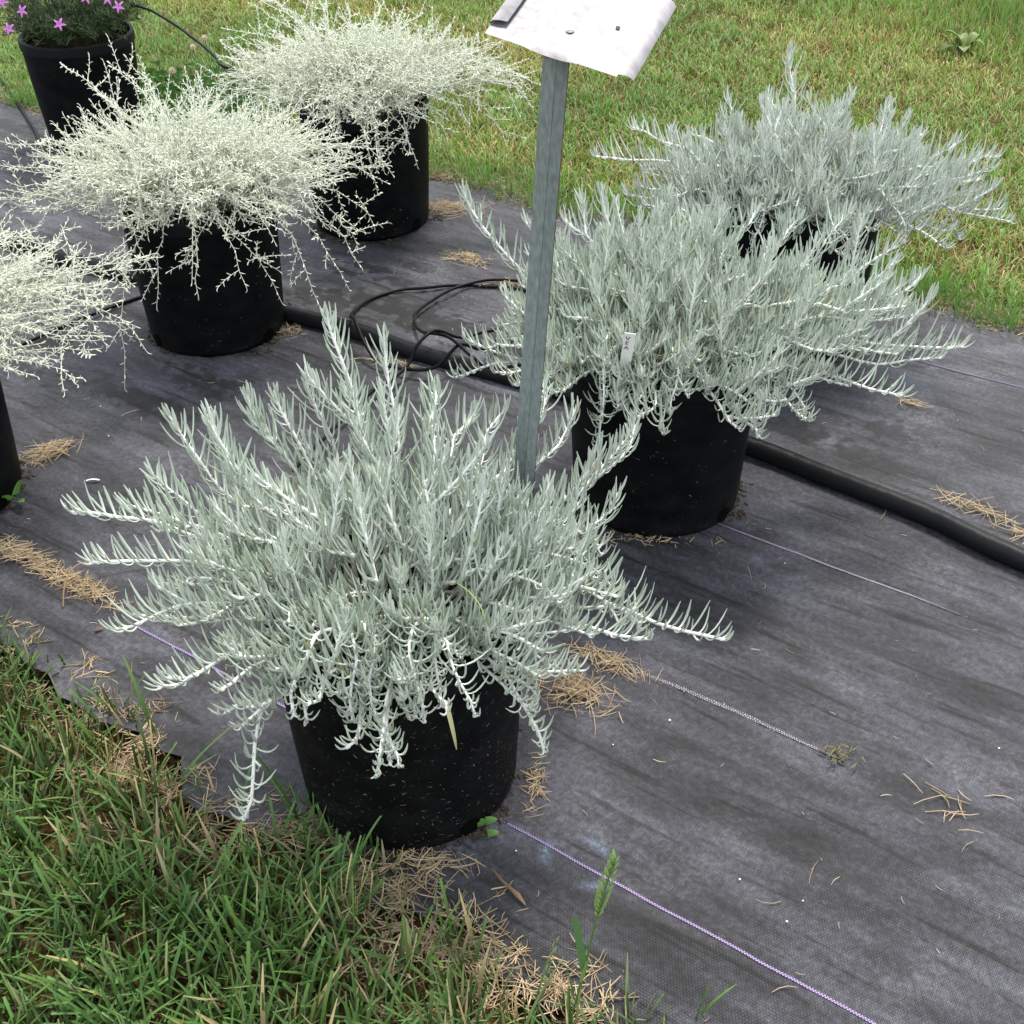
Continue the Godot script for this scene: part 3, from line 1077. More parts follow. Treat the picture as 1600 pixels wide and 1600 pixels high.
func small_plants() -> void:
	rng.seed = 909
	# the flowering grass stalk in front
	var base := Vector3(0.047, -0.01, -0.738)
	var t := thing("grass_stalk", "tall green grass stalk with seed head rising before the purple line", "grass stalk", base)
	var line := curve3([Vector3(0, 0, 0), Vector3(0.008, 0.055, 0.002), Vector3(0.018, 0.13, 0.003), Vector3(0.028, 0.215, 0.003), Vector3(0.034, 0.255, 0.003), Vector3(0.043, 0.305, 0.002)], 4)
	var s := MB.new()
	s.tube(line, same(line.size(), 0.0011), 6, Color(0.06, 0.12, 0.03), Color(0.12, 0.22, 0.05))
	part("stem", s, M.green, t)
	var nd := MB.new()
	nd.tube(PackedVector3Array([Vector3(0.0155, 0.112, 0.003), Vector3(0.018, 0.13, 0.003), Vector3(0.0205, 0.148, 0.003)]), PackedFloat32Array([0.0017, 0.0026, 0.0018]), 6, Color(0.2, 0.27, 0.06), Color(0.16, 0.26, 0.06))
	part("node", nd, M.green, t)
	var lf := MB.new()
	lf.blade(Vector3(0.018, 0.132, 0.003), Vector3(0.013, 0.175, 0.004), Vector3(0.007, 0.218, 0.001), 0.0045, Color(0.08, 0.16, 0.07), Color(0.09, 0.17, 0.07), 6, true)
	part("leaf_blade", lf, M.green, t)
	for k in 30:
		var f := k / 29.0
		var q := lerpf(0.62, 1.0, f) * (line.size() - 1)
		var e := mini(int(q), line.size() - 2)
		var p := line[e].lerp(line[e + 1], q - e)
		var d := Vector3(cos(k * 2.1) * 0.42, 1.0, sin(k * 2.1) * 0.3 + 0.1).normalized()
		var w := sin(PI * clampf(f * 0.9 + 0.12, 0, 1))
		p += Vector3(cos(k * 2.1), 0, sin(k * 2.1)) * 0.0035 * w
		var sp := MB.new()
		sp.leaf(p, p + d * 0.006, p + d * 0.0125 + Vector3.UP * 0.001, 0.002, 0.0014, Color(0.13, 0.24, 0.05), Color(0.30, 0.42, 0.14), 3)
		part("spikelet", sp, M.green, t)
	t = thing("grass_stalk", "short pale green grass stalk with narrow unopened head left of the tall one", "grass stalk", Vector3(0.012, -0.01, -0.765))
	s = MB.new()
	s.tube(PackedVector3Array([Vector3(0, 0, 0), Vector3(0.008, 0.05, 0), Vector3(0.018, 0.105, 0)]), same(3, 0.0012), 5, Color(0.1, 0.16, 0.04), Color(0.16, 0.24, 0.08))
	part("stem", s, M.green, t)
	for k in 12:
		var f := k / 11.0
		var p := Vector3(0.012 + 0.013 * f, 0.062 + 0.07 * f, 0.0) + Vector3(cos(k * 2.2), 0, sin(k * 2.2)) * 0.002
		var sp := MB.new()
		sp.leaf(p, p + Vector3(0.001, 0.006, 0), p + Vector3(0.003, 0.012, 0), 0.0014, 0.001, Color(0.2, 0.29, 0.09), Color(0.3, 0.38, 0.16), 2)
		part("spikelet", sp, M.green, t)
	# weeds at the feet of the pots
	t = thing("seedling", "seedling of three round green leaves at the foot of the front pot", "seedling", Vector3(-0.036, 0, -1.012))
	for q in [[0.004, 0.022, 0.002], [0.006, 0.01, 0.012], [-0.007, 0.017, 0.001]]:
		var l := MB.new()
		var c := Vector3(q[0], q[1], q[2])
		l.tube(PackedVector3Array([Vector3(0, 0, -0.004), c]), same(2, 0.0005), 3, Color(0.1, 0.17, 0.05))
		l.blade(c + Vector3(-0.007, 0, 0.002), c + Vector3(0, 0.002, 0.001), c + Vector3(0.007, 0.0, 0), 0.0062, Color(0.1, 0.21, 0.05), Color(0.12, 0.25, 0.06), 5, false, 0.1)
		part("leaf", l, M.green, t)
	t = thing("seedling", "bright green three-leaved seedling at the foot of the leftmost pot", "seedling", Vector3(-0.85, 0, -1.728))
	for q in [[0.012, 0.032, -0.004], [-0.008, 0.02, 0.012], [0.016, 0.014, 0.014]]:
		var l := MB.new()
		var c := Vector3(q[0], q[1], q[2])
		l.tube(PackedVector3Array([Vector3(0, 0, -0.004), c * 0.6]), same(2, 0.0006), 3, Color(0.1, 0.17, 0.05))
		l.blade(c * 0.5, c, c * 1.5 + Vector3(0.002, -0.004, 0.002), 0.009, Color(0.12, 0.26, 0.06), Color(0.16, 0.32, 0.08), 5, false, 0.25)
		part("leaf", l, M.green, t)
	t = thing("weed", "upright narrow-leaved green weed left of the front pot base", "weed", Vector3(-0.276, 0, -1.03))
	for q in [[-0.045, 0.105, -0.02, 0.0052], [-0.004, 0.075, 0.0, 0.0048], [0.012, 0.03, 0.03, 0.0045], [-0.01, 0.035, 0.03, 0.004]]:
		var l := MB.new()
		var c := Vector3(q[0], q[1], q[2])
		l.blade(Vector3(0, 0.012, 0.004), c * 0.5 + Vector3(0.004, 0.012, 0), c, q[3], Color(0.11, 0.21, 0.05), Color(0.13, 0.25, 0.07), 5)
		part("leaf", l, M.green, t)
	# the broad-leaved weed on the lawn
	t = thing("weed", "broad-leaved yellowish green weed in the back lawn near the path", "weed", Vector3(1.52, -0.02, -4.2))
	for k in 8:
		var an := [0.3, 1.1, 2.0, 2.9, 3.7, 4.4, 5.1, 5.8][k] as float
		var d := Vector3(cos(an), 0, sin(an))
		var ln := rnd(0.06, 0.095)
		var l := MB.new()
		l.blade(Vector3(0, 0.005, 0), d * ln * rnd(0.3, 0.7) + Vector3.UP * rnd(0.03, 0.085), d * ln + Vector3.UP * rnd(-0.01, 0.08) + Vector3(rnd(-0.02, 0.02), 0, rnd(-0.02, 0.02)), rnd(0.016, 0.027), Color(0.10, 0.15, 0.04), Color(0.16, 0.22, 0.06) * rnd(0.6, 1.15), 6)
		part("leaf", l, M.green, t)
	# single long grass blades leaning over the cloth
	for q in [[-0.49, -1.18, -0.035, 0.115, -0.05, 0.003, "long green blade curving up alone over the purple line at left"], [-0.20, -0.955, 0.05, 0.095, -0.03, 0.0022, "thin blade leaning right against the front pot"], [-0.35, -1.05, 0.03, 0.10, -0.03, 0.0024, "upright blade between the dead thatch and the front pot"], [-0.445, -1.1, 0.08, 0.06, -0.06, 0.002, "slender blade reaching right over the cloth from the thatch"], [0.19, -0.752, 0.012, 0.075, 0.0, 0.0024, "upright blade at the lower border right of the seed stalk"], [0.192, -0.755, 0.04, 0.05, -0.012, 0.002, "short blade leaning right at the lower border"]]:
		t = thing("long_grass", q[6], "grass", Vector3(q[0], -0.01, q[1]), "long blades at the front edge of the cloth")
		var l := MB.new()
		l.blade(Vector3.ZERO, Vector3(q[2] * 0.25, q[3] * 0.65, q[4] * 0.2), Vector3(q[2], q[3], q[4]), q[5], Color(0.06, 0.12, 0.03), Color(0.13, 0.22, 0.06), 8)
		part("blade", l, M.green, t)

# ---------------------------------------------------------------- hoses, stake, tags
func hose(called: String, label: String, pts: Array, r: float, mat: Material, category: String, steps := 8, sides := 10) -> void:
	var line := curve3(pts, steps)
	var m := MB.new()
	m.tube(line, same(line.size(), r), sides, Color.WHITE)
	tag(part(called, m, mat), label, category)

func build_hoses() -> void:
	hose("irrigation_pipe", "thick black irrigation pipe lying across the cloth behind the pots", flat_points([-2.6, -3.75, -1.7, -3.12, -1.1, -2.72, -1.03, -2.67, -0.854, -2.58, -0.475, -2.38, -0.31, -2.29, -0.187, -2.2, -0.008, -2.1, 0.24, -1.96, 0.427, -1.84, 0.548, -1.74, 0.682, -1.63, 0.799, -1.51, 1.2, -1.16, 2.0, -0.5], 0.014), 0.0175, M.pipe, "pipe", 8, 20)
	var lift := func(pts: Array) -> Array:      # ride over the thick pipe where they cross
		for k in pts.size():
			var p: Vector3 = pts[k]
			var d := absf((p.x + 0.187) * 0.485 - (p.z + 2.2) * 0.875 + 0.0)
			p.y += 0.05 * exp(-pow(d / 0.05, 2.0))
			pts[k] = p
		return pts
	hose("drip_hose", "thin black drip hose in the widest coil left of the stake", lift.call(flat_points([0.25, -2.30, 0.119, -2.43, 0.037, -2.48, -0.039, -2.5, -0.119, -2.51, -0.185, -2.5, -0.242, -2.49, -0.3, -2.45, -0.327, -2.4, -0.331, -2.34, -0.315, -2.27, -0.29, -2.21, -0.257, -2.16, -0.198, -2.13, -0.144, -2.12, -0.098, -2.15, -0.062, -2.18, -0.026, -2.22, 0.011, -2.27, 0.06, -2.32], 0.007)), 0.0034, M.tube, "hose")
	hose("drip_hose", "thin black drip hose looping inside the widest coil", lift.call(flat_points([0.2, -2.44, 0.107, -2.49, 0.039, -2.51, -0.039, -2.52, -0.091, -2.5, -0.13, -2.47, -0.168, -2.42, -0.191, -2.38, -0.199, -2.35, -0.19, -2.3, -0.171, -2.25, -0.147, -2.21, -0.122, -2.18, -0.097, -2.14, -0.073, -2.11, -0.038, -2.08, -0.005, -2.07, 0.041, -2.06, 0.12, -2.02], 0.014)), 0.0034, M.tube, "hose")
	hose("drip_hose", "thin black drip hose running from the coil down behind the front shrub", lift.call(flat_points([0.14, -2.25, 0.072, -2.27, -0.003, -2.28, -0.05, -2.27, -0.099, -2.24, -0.146, -2.2, -0.18, -2.16, -0.197, -2.13, -0.231, -2.08, -0.253, -2.06, -0.288, -1.99, -0.324, -1.91, -0.38, -1.78], 0.02)), 0.0034, M.tube, "hose")
	hose("drip_hose", "thin black drip hose on the cloth at left leading to the middle white shrub", flat_points([-1.3, -1.98, -1.11, -2.15, -1.04, -2.23, -0.977, -2.31, -0.926, -2.37, -0.886, -2.41, -0.833, -2.46, -0.781, -2.5, -0.72, -2.53], 0.006), 0.0038, M.tube, "hose")
	hose("drip_hose", "thin black drip hose passing left of the pot with pink flowers", flat_points([-1.95, -4.7, -1.87, -4.57, -1.63, -4.08, -1.56, -3.94, -1.46, -3.75, -1.36, -3.56, -1.29, -3.41, -1.22, -3.31, -1.13, -3.16], 0.006), 0.004, M.tube, "hose")
	hose("drip_hose", "thin black drip hose arching through the air between two rear pots", [Vector3(-1.05, 0.29, -3.45), Vector3(-1.02, 0.345, -3.53), Vector3(-0.947, 0.358, -3.46), Vector3(-0.89, 0.358, -3.382), Vector3(-0.833, 0.355, -3.301), Vector3(-0.781, 0.351, -3.219), Vector3(-0.735, 0.349, -3.14), Vector3(-0.692, 0.347, -3.059), Vector3(-0.65, 0.345, -2.98), Vector3(-0.5, 0.32, -2.94), Vector3(-0.4, 0.28, -2.92)], 0.0036, M.tube, "hose")

func build_stake() -> void:
	var foot := Vector3(-0.0115, -0.12, -1.400)
	var top := Vector3(0.0525, 0.862, -1.312)
	var t := thing("sign_stake", "leaning galvanised steel stake topped by a bent blank sign plate", "sign", Vector3(foot.x, 0, foot.z))
	var o := t.position
	var ax := (top - foot).normalized()
	var cam_dir := (Vector3(0, 1.25, 0) - top.lerp(foot, 0.4))
	cam_dir = (cam_dir - ax * cam_dir.dot(ax)).normalized()
	var side := ax.cross(cam_dir).normalized()
	if side.x < 0.0:
		side = -side
	# an angle iron: two legs meeting at a ridge that points at the path, each 2.5 mm thick
	var mid := (foot + top) * 0.5 - o
	var half := (top - foot) * 0.5
	var ridge := mid + side * 0.0022 + cam_dir * 0.004
	var la := (-side * 0.95 - cam_dir * 0.12).normalized()
	var lb := (side * 0.92 - cam_dir * 0.30).normalized()
	var m := MB.new()
	var na := ax.cross(la).normalized()
	if na.dot(cam_dir) < 0.0:
		na = -na
	m.block(ridge + la * 0.0072, la * 0.0072, na * 0.0012, half, Color.WHITE)
	part("post_leg", m, M.post, t)
	m = MB.new()
	var nb := ax.cross(lb).normalized()
	if nb.dot(cam_dir) < 0.0:
		nb = -nb
	m.block(ridge + lb * 0.0065 + cam_dir * 0.0004, lb * 0.0065, nb * 0.0012, half, Color.WHITE)
	part("post_leg", m, M.post, t)
	m = MB.new()
	m.block(ridge + lb * 0.0134, lb * 0.0004, nb * 0.0015, half * 0.999, Color.WHITE)
	part("rusty_edge", m, M.rust, t)
	# the plate
	var e1 := Vector3(0.918, -0.216, 0.334).normalized()
	var e2 := Vector3(0.383, 0.253, -0.889).normalized()
	var up := e1.cross(-e2).normalized()
	if up.y < 0.0:
		up = -up
	var c := Vector3(0.0468, 0.8642, -1.2964) - o
	var w := 0.0725
	var ln := 0.16
	m = MB.new()
	var nx := 24
	var ny := 20
	for a in nx + 1:
		for b in ny + 1:
			var fx := lerpf(-1.0, 1.0, float(a) / nx)
			var fy := float(b) / ny
			var lip := exp(-pow((fx + 0.02) / 0.34, 4.0)) * exp(-fy * 24.0) * -0.003
			var sag := 0.0008 * sin(fx * 3.1 + 1.0) * sin(fy * 4.0)
			m.v.append(c + e1 * w * fx + e2 * ln * fy + up * (lip + sag))
			m.n.append(up)
	for a in nx + 1:
		for b in ny + 1:
			var du := m.v[mini(a + 1, nx) * (ny + 1) + b] - m.v[maxi(a - 1, 0) * (ny + 1) + b]
			var dv := m.v[a * (ny + 1) + mini(b + 1, ny)] - m.v[a * (ny + 1) + maxi(b - 1, 0)]
			var nn := du.cross(dv).normalized()
			m.n[a * (ny + 1) + b] = nn if nn.dot(up) > 0 else -nn
	for a in nx:
		for b in ny:
			var k := a * (ny + 1) + b
			m.tri(k, k + 1, k + ny + 1)
			m.tri(k + 1, k + ny + 2, k + ny + 1)
	var plate := part("sign_plate", m, M.zinc, t)
	for s in [-1.0, 1.0]:     # side edges folded up and inwards
		m = MB.new()
		var strip := [[0.0, 0.0], [0.0015, 0.0022], [-0.001, 0.0042], [-0.008, 0.0052], [-0.0155, 0.0048]]
		if s > 0.0:
			strip = [[0.0, 0.0], [0.005, -0.0004], [0.009, -0.0016], [0.013, -0.004], [0.0155, -0.0075]]
		var y0 := 0.10 if s < 0.0 else 0.03
		for k in strip.size():
			for b in 2:
				var q: Array = strip[k]
				m.v.append(c + e1 * (w + q[0]) * s + e2 * (ln if b == 1 else ln * (y0 + k * 0.012)) + up * q[1])
				m.n.append((up - e1 * 0.25 * (1.0 if s < 0.0 else -1.6) * k / 4.0).normalized())
		for k in strip.size() - 1:
			m.tri(k * 2, k * 2 + 1, k * 2 + 2)
			m.tri(k * 2 + 1, k * 2 + 3, k * 2 + 2)
		part("folded_edge", m, M.zinc, plate)
	m = MB.new()
	m.ball(c + e1 * 0.004 + e2 * 0.047 + up * 0.0002, Vector3(0.0052, 0.0013, 0.0052), Color.WHITE, 6, 14)
	part("rivet", m, M.zinc, plate)
	m = MB.new()
	var hc := c + e1 * 0.047 + e2 * 0.078 + up * 0.0016
	for k in 12:
		var an := TAU * k / 12.0
		m.v.append(hc + (e1 * cos(an) + e2 * sin(an)) * 0.0026); m.n.append(up)
	for k in range(1, 11):
		m.tri(0, k, k + 1)
	part("screw_hole", m, M.hole_light, plate)

func plant_tag(label: String, at: Vector3, top: Vector3, w: float, words: String, size: float) -> void:
	var t := thing("plant_tag", label, "plant tag", at)
	var d := top - at
	var face := (Vector3(0.03, 1.25, 0.1) - top)
	var ax := d.normalized()
	face = (face - ax * face.dot(ax)).normalized()
	var side := ax.cross(face).normalized()
	if side.x < 0.0:
		side = -side
	var m := MB.new()
	m.block(d * 0.5, side * w * 0.5, face * 0.0004, d * 0.5, Color.WHITE)
	var strip := part("tag_strip", m, M.white, t)
	for k in words.length():
		var tm := TextMesh.new()
		tm.text = words[k]
		tm.font_size = 32
		tm.pixel_size = size / 32.0
		tm.depth = 0.0002
		var o := MeshInstance3D.new()
		o.mesh = tm
		o.material_override = M.ink
		put(strip, o, "letter")
		o.transform = Transform3D(Basis(side, ax, face), d - ax * (0.011 + k * size * 1.05) - side * w * 0.16 + face * 0.0007)

func build_litter() -> void:
	rng.seed = 321
	var clumps := [
		[-0.093, -2.647, 0.055, 0.03, 0.6, 0.012, 150, 0.012, 0.035, "round tuft of dry grass alone on the cloth behind the stake"],
		[0.085, -1.245, 0.06, 0.035, 0.6, 0.02, 170, 0.02, 0.05, "thick tuft of dry straw right of the front shrub"],
		[0.13, -1.305, 0.055, 0.02, 0.6, 0.012, 90, 0.02, 0.05, "smaller straw tuft just behind the thick one"],
		[-0.836, -1.875, 0.045, 0.03, -0.8, 0.018, 120, 0.02, 0.06, "tangled straw beside the leftmost pot"],
		[-0.79, -1.575, 0.08, 0.018, 0.6, 0.014, 170, 0.02, 0.055, "left end of the straw ridge at the photo's left border"],
		[-0.68, -1.50, 0.09, 0.016, 0.62, 0.012, 170, 0.02, 0.055, "right end of the straw ridge left of the front shrub"],
		[-0.146, -2.934, 0.09, 0.04, 0.2, 0.02, 150, 0.02, 0.06, "dead grass spilling from the lawn edge beside the rear pot"],
		[0.009, -2.512, 0.07, 0.014, 0.15, 0.008, 50, 0.02, 0.06, "flat straw lying under the hose coil behind the stake"],
		[0.77, -1.66, 0.07, 0.012, 0.75, 0.008, 45, 0.03, 0.07, "loose straw along the thick pipe at right"],
		[0.835, -1.575, 0.04, 0.02, 0.9, 0.008, 30, 0.03, 0.06, "straw on the thick pipe at the photo's right border"],
		[0.751, -1.994, 0.035, 0.010, 0.5, 0.004, 18, 0.02, 0.05, "few straws alone on the cloth above the pipe"],
		[-0.225, -2.176, 0.06, 0.012, 0.3, 0.004, 16, 0.02, 0.05, "reddish straw inside the hose coil"],
		[0.536, -1.03, 0.04, 0.03, 0.9, 0.006, 12, 0.02, 0.05, "thin scatter of straw on the open cloth at right"],
		[-0.27, -1.0, 0.06, 0.03, 0.3, 0.012, 90, 0.02, 0.05, "straw heaped against the left of the front pot"],
		[-0.115, -0.965, 0.07, 0.018, 0.2, 0.01, 80, 0.015, 0.04, "straw caught along the front of the front pot"],
		[0.025, -1.085, 0.012, 0.045, 0.1, 0.012, 60, 0.01, 0.03, "dark moss and straw at the right of the front pot"],
		[-0.46, -2.31, 0.03, 0.03, 0.4, 0.008, 40, 0.01, 0.03, "brown litter at the right foot of the middle white shrub"],
		[0.215, -1.59, 0.1, 0.014, 0.05, 0.006, 60, 0.008, 0.02, "litter along the front foot of the pot with the tag"],
	]
	for q in clumps:
		var m := straw_mesh(q[6], q[2], q[3], q[4], q[5], q[7], q[8])
		var o := part("straw_clump", m, M.straw)
		o.position = Vector3(q[0], floor_at(q[0], q[1]), q[1])
		tag(o, q[9], "straw clump")
		kind(o, "stuff")
	# debris with bits of soil
	var d := MB.new()
	for k in 40:
		var p := Vector3(rng.randfn(0, 0.012), 0.002 + rng.randf() * 0.006, rng.randfn(0, 0.008))
		d.leaf(p, p + Vector3(rnd(-0.006, 0.006), 0.003, rnd(-0.006, 0.006)), p + Vector3(rnd(-0.014, 0.014), 0.002, rnd(-0.012, 0.012)), 0.0016, 0.0005, Color(0.09, 0.07, 0.03), Color(0.16, 0.14, 0.07), 2)
	var de := part("leaf_debris", d, M.straw)
	de.position = Vector3(0.421, floor_at(0.421, -1.12), -1.12)
	tag(de, "small olive heap of leaf debris at the end of a white dotted line", "leaf debris")
	kind(de, "stuff")
	# single straws
	var base: MeshInstance3D = null
	var spots := [0.54, -1.106, 0.509, -1.069, 0.56, -1.031, 0.5, -1.007, 0.355, -0.938, 0.378, -0.924, 0.369, -0.862, 0.312, -0.802, 0.291, -0.782, 0.613, -1.046, 0.548, -0.967, 0.433, -1.195, 0.205, -1.275, 0.237, -1.243, 0.35, -1.325, 0.617, -1.65, 0.636, -1.704, 0.419, -1.612, 0.369, -1.499, 0.189, -1.12, 0.023, -0.913, 0.451, -0.895, 0.294, -0.899, -0.716, -2.001, -0.506, -1.515, -0.58, -1.088, -0.522, -2.112, -0.009, -0.828, -0.69, -1.98, -0.63, -1.34, -0.42, -1.12]
	var variants := []
	for k in 14:
		var m := MB.new()
		straw(m, Vector3(0, 0.0016, 0), 0.0, pow(rng.randf(), 1.6) * 0.03 + 0.009, rnd(0.0004, 0.0007), 0.02, rnd(0.7, 1.1))
		variants.append(m.mesh())
	base = MeshInstance3D.new()
	base.mesh = variants[0]
	base.material_override = M.straw
	for k in spots.size() / 2:
		var o: MeshInstance3D = base.duplicate() if k else base
		o.mesh = variants[k % 14]
		put(self, o, "straw")
		o.position = Vector3(spots[k * 2], floor_at(spots[k * 2], spots[k * 2 + 1]) + 0.001, spots[k * 2 + 1])
		o.rotation.y = rnd(0, TAU)
		tag(o, "single dry straw lying loose on the black cloth", "straw", "single straws on the cloth")
	# white beads of perlite
	var bead := MB.new()
	bead.ball(Vector3(0, 0.0018, 0), Vector3(0.0016, 0.0012, 0.0015), Color(0.75, 0.75, 0.72), 5, 8, 0.08)
	var bo: MeshInstance3D = MeshInstance3D.new()
	bo.mesh = bead.mesh()
	bo.material_override = M.white
	var bs := [-0.002, -0.975, 0.43, -1.525, 0.265, -0.93, 0.335, -0.9, 0.31, -0.87, 0.64, -1.13, 0.21, -1.19, 0.13, -1.15, -0.78, -2.03, -0.74, -1.93, -0.57, -2.02, -0.61, -1.78]
	for k in bs.size() / 2:
		var o: MeshInstance3D = bo.duplicate() if k else bo
		put(self, o, "perlite_bead")
		o.position = Vector3(bs[k * 2], floor_at(bs[k * 2], bs[k * 2 + 1]), bs[k * 2 + 1])
		o.rotation.y = rnd(0, TAU)
		o.scale = Vector3.ONE * rnd(0.6, 1.25)
		tag(o, "tiny white perlite bead on the black cloth", "bead", "perlite beads on the cloth")
	# the twig and other single finds
	var tw := MB.new()
	tw.tube(PackedVector3Array([Vector3(-0.02, 0.004, -0.026), Vector3(-0.008, 0.004, -0.008), Vector3(0.004, 0.005, 0.006), Vector3(0.010, 0.005, 0.013), Vector3(0.019, 0.003, 0.025)]), PackedFloat32Array([0.0016, 0.0018, 0.0024, 0.0036, 0.0008]), 7, Color(0.11, 0.07, 0.045), Color(0.21, 0.14, 0.08))
	var to := part("twig", tw, M.straw)
	to.position = Vector3(-0.011, floor_at(-0.01, -0.923), -0.923)
	tag(to, "short brown twig with a swollen end right of the front pot", "twig")
	var lf := MB.new()
	lf.blade(Vector3(-0.006, 0.002, 0.002), Vector3(0, 0.005, 0), Vector3(0.006, 0.002, -0.002), 0.0038, Color(0.12, 0.06, 0.035), Color(0.16, 0.08, 0.05), 4)
	var lo := part("fallen_leaf", lf, M.straw)
	lo.position = Vector3(-0.622, floor_at(-0.622, -1.398), -1.398)
	tag(lo, "small curled brown leaf on the cloth left of the purple line", "leaf")
	var sc := MB.new()
	sc.blade(Vector3(-0.011, 0.003, 0.002), Vector3(0, 0.007, 0), Vector3(0.012, 0.003, 0), 0.0035, Color(0.8, 0.8, 0.8), Color(0.8, 0.8, 0.8), 4, true)
	var so := part("paper_scrap", sc, M.petal)
	so.position = Vector3(-0.733, floor_at(-0.733, -1.788), -1.788)
	tag(so, "white scrap on the cloth between leftmost pot and front shrub", "scrap")
	var vine := MB.new()
	var vl := curve3([Vector3(-0.03, 0.002, 0.05), Vector3(-0.032, 0.02, 0.015), Vector3(-0.02, 0.028, -0.02), Vector3(0.03, 0.02, -0.04), Vector3(0.09, 0.006, -0.05)], 6)
	vine.tube(vl, same(vl.size(), 0.0014), 5, Color(0.2, 0.13, 0.08), Color(0.3, 0.2, 0.12))
	var vo := part("dead_stalk", vine, M.straw)
	vo.position = Vector3(-0.66, floor_at(-0.66, -1.5), -1.5)
	tag(vo, "bent brown stalk standing out of the straw ridge", "stalk")
	# uncountable crumbs and the thatch along both edges
	var where := []
	var cols := []
	for v in 3:
		var bit := MB.new()
		straw(bit, Vector3(0, 0.001, 0), 0.0, [0.007, 0.011, 0.016][v], 0.0006, 0.0, 1.0)
		where = []
		cols = []
		for k in 420:
			var u := rnd(-3.4, 1.2)
			var w := rnd(V_BACK + 0.1, V_FRONT - 0.01)
			var p := uvw(u, w)
			p.y = fabric_height(u, w) + 0.0008
			where.append(Transform3D(Basis(Vector3.UP, rnd(0, TAU)) * Basis.from_scale(Vector3.ONE * pow(rng.randf(), 1.5)), p))
			var g := rnd(0.4, 1.3)
			cols.append(Color(g, g, g * rnd(0.9, 1.3)))
		scatter("grass_clippings", self, bit.mesh(), M.straw, where, cols)
	# soil and crumbs gathered at the feet of the pots
	var crumb := MB.new()
	for k in 5:
		crumb.ball(Vector3(rnd(-0.004, 0.004), 0.0012, rnd(-0.004, 0.004)), Vector3(rnd(0.001, 0.0026), rnd(0.0008, 0.0018), rnd(0.001, 0.0026)), Color(0.05, 0.036, 0.022) * rnd(0.5, 1.6), 4, 6, 0.2)
	where = []
	cols = []
	for q in [[-0.139, -1.118, 260], [0.246, -1.733, 200], [-0.613, -2.353, 170], [-0.331, -2.899, 130], [-0.992, -1.761, 150], [0.574, -2.286, 120], [-1.157, -3.488, 120]]:
		for k in q[2]:
			var an := rnd(0, TAU)
			if sin(an * 2.0 + q[0] * 9.0) * 0.5 + 0.5 < rng.randf() * 0.8:
				continue
			var r := 0.137 + absf(rng.randfn(0, 0.012))
			var p := Vector3(q[0] + cos(an) * r, 0, q[1] + sin(an) * r)
			p.y = floor_at(p.x, p.z) - 0.0005
			where.append(Transform3D(Basis(Vector3.UP, rnd(0, TAU)) * Basis.from_scale(Vector3.ONE * rnd(0.5, 1.4)), p))
			var g := rnd(0.6, 1.5)
			cols.append(Color(g, g, g))
	scatter("soil_crumbs", self, crumb.mesh(), M.straw, where, cols)
	var mats := []
	for k in 3:
		mats.append(straw_mesh(16, 0.03, 0.03, 0.0, 0.008, 0.018, 0.055, 3.0, 0.0009).mesh())
	for k in 3:
		where = []
		cols = []
		for j in 150:
			var u := rnd(-2.4, 1.4)
			var p := uvw(u, front_edge(u) + rng.randfn(0.02, 0.035))
			if j % 2 == 1:
				p = Vector3(rnd(-0.75, 0.25), 0, rnd(-1.3, -0.62))
				if rng.randf() > bare_patch(p) * 1.3 or along(p).y < front_edge(along(p).x) - 0.02:
					continue
			p.y = -0.004
			where.append(Transform3D(Basis(Vector3.UP, rnd(0, TAU)), p))
			var g := rnd(0.65, 1.2)
			cols.append(Color(g, g, g))
		for j in 380:
			var u := rnd(-5.0, 2.4)
			var p := uvw(u, back_edge(u) + rng.randfn(-0.01, 0.03))
			p.y = -0.004
			where.append(Transform3D(Basis(Vector3.UP, rnd(0, TAU)), p))
			var g := rnd(0.5, 1.0)
			cols.append(Color(g, g, g))
		for j in 320:
			var u := rnd(-2.2, 1.4)
			var p := uvw(u, front_edge(u) + rnd(0.05, 1.0))
			p.y = -0.012
			where.append(Transform3D(Basis(Vector3.UP, rnd(0, TAU)), p))
			cols.append(Color(0.45, 0.42, 0.38))
		scatter("dry_thatch", self, mats[k], M.straw, where, cols)

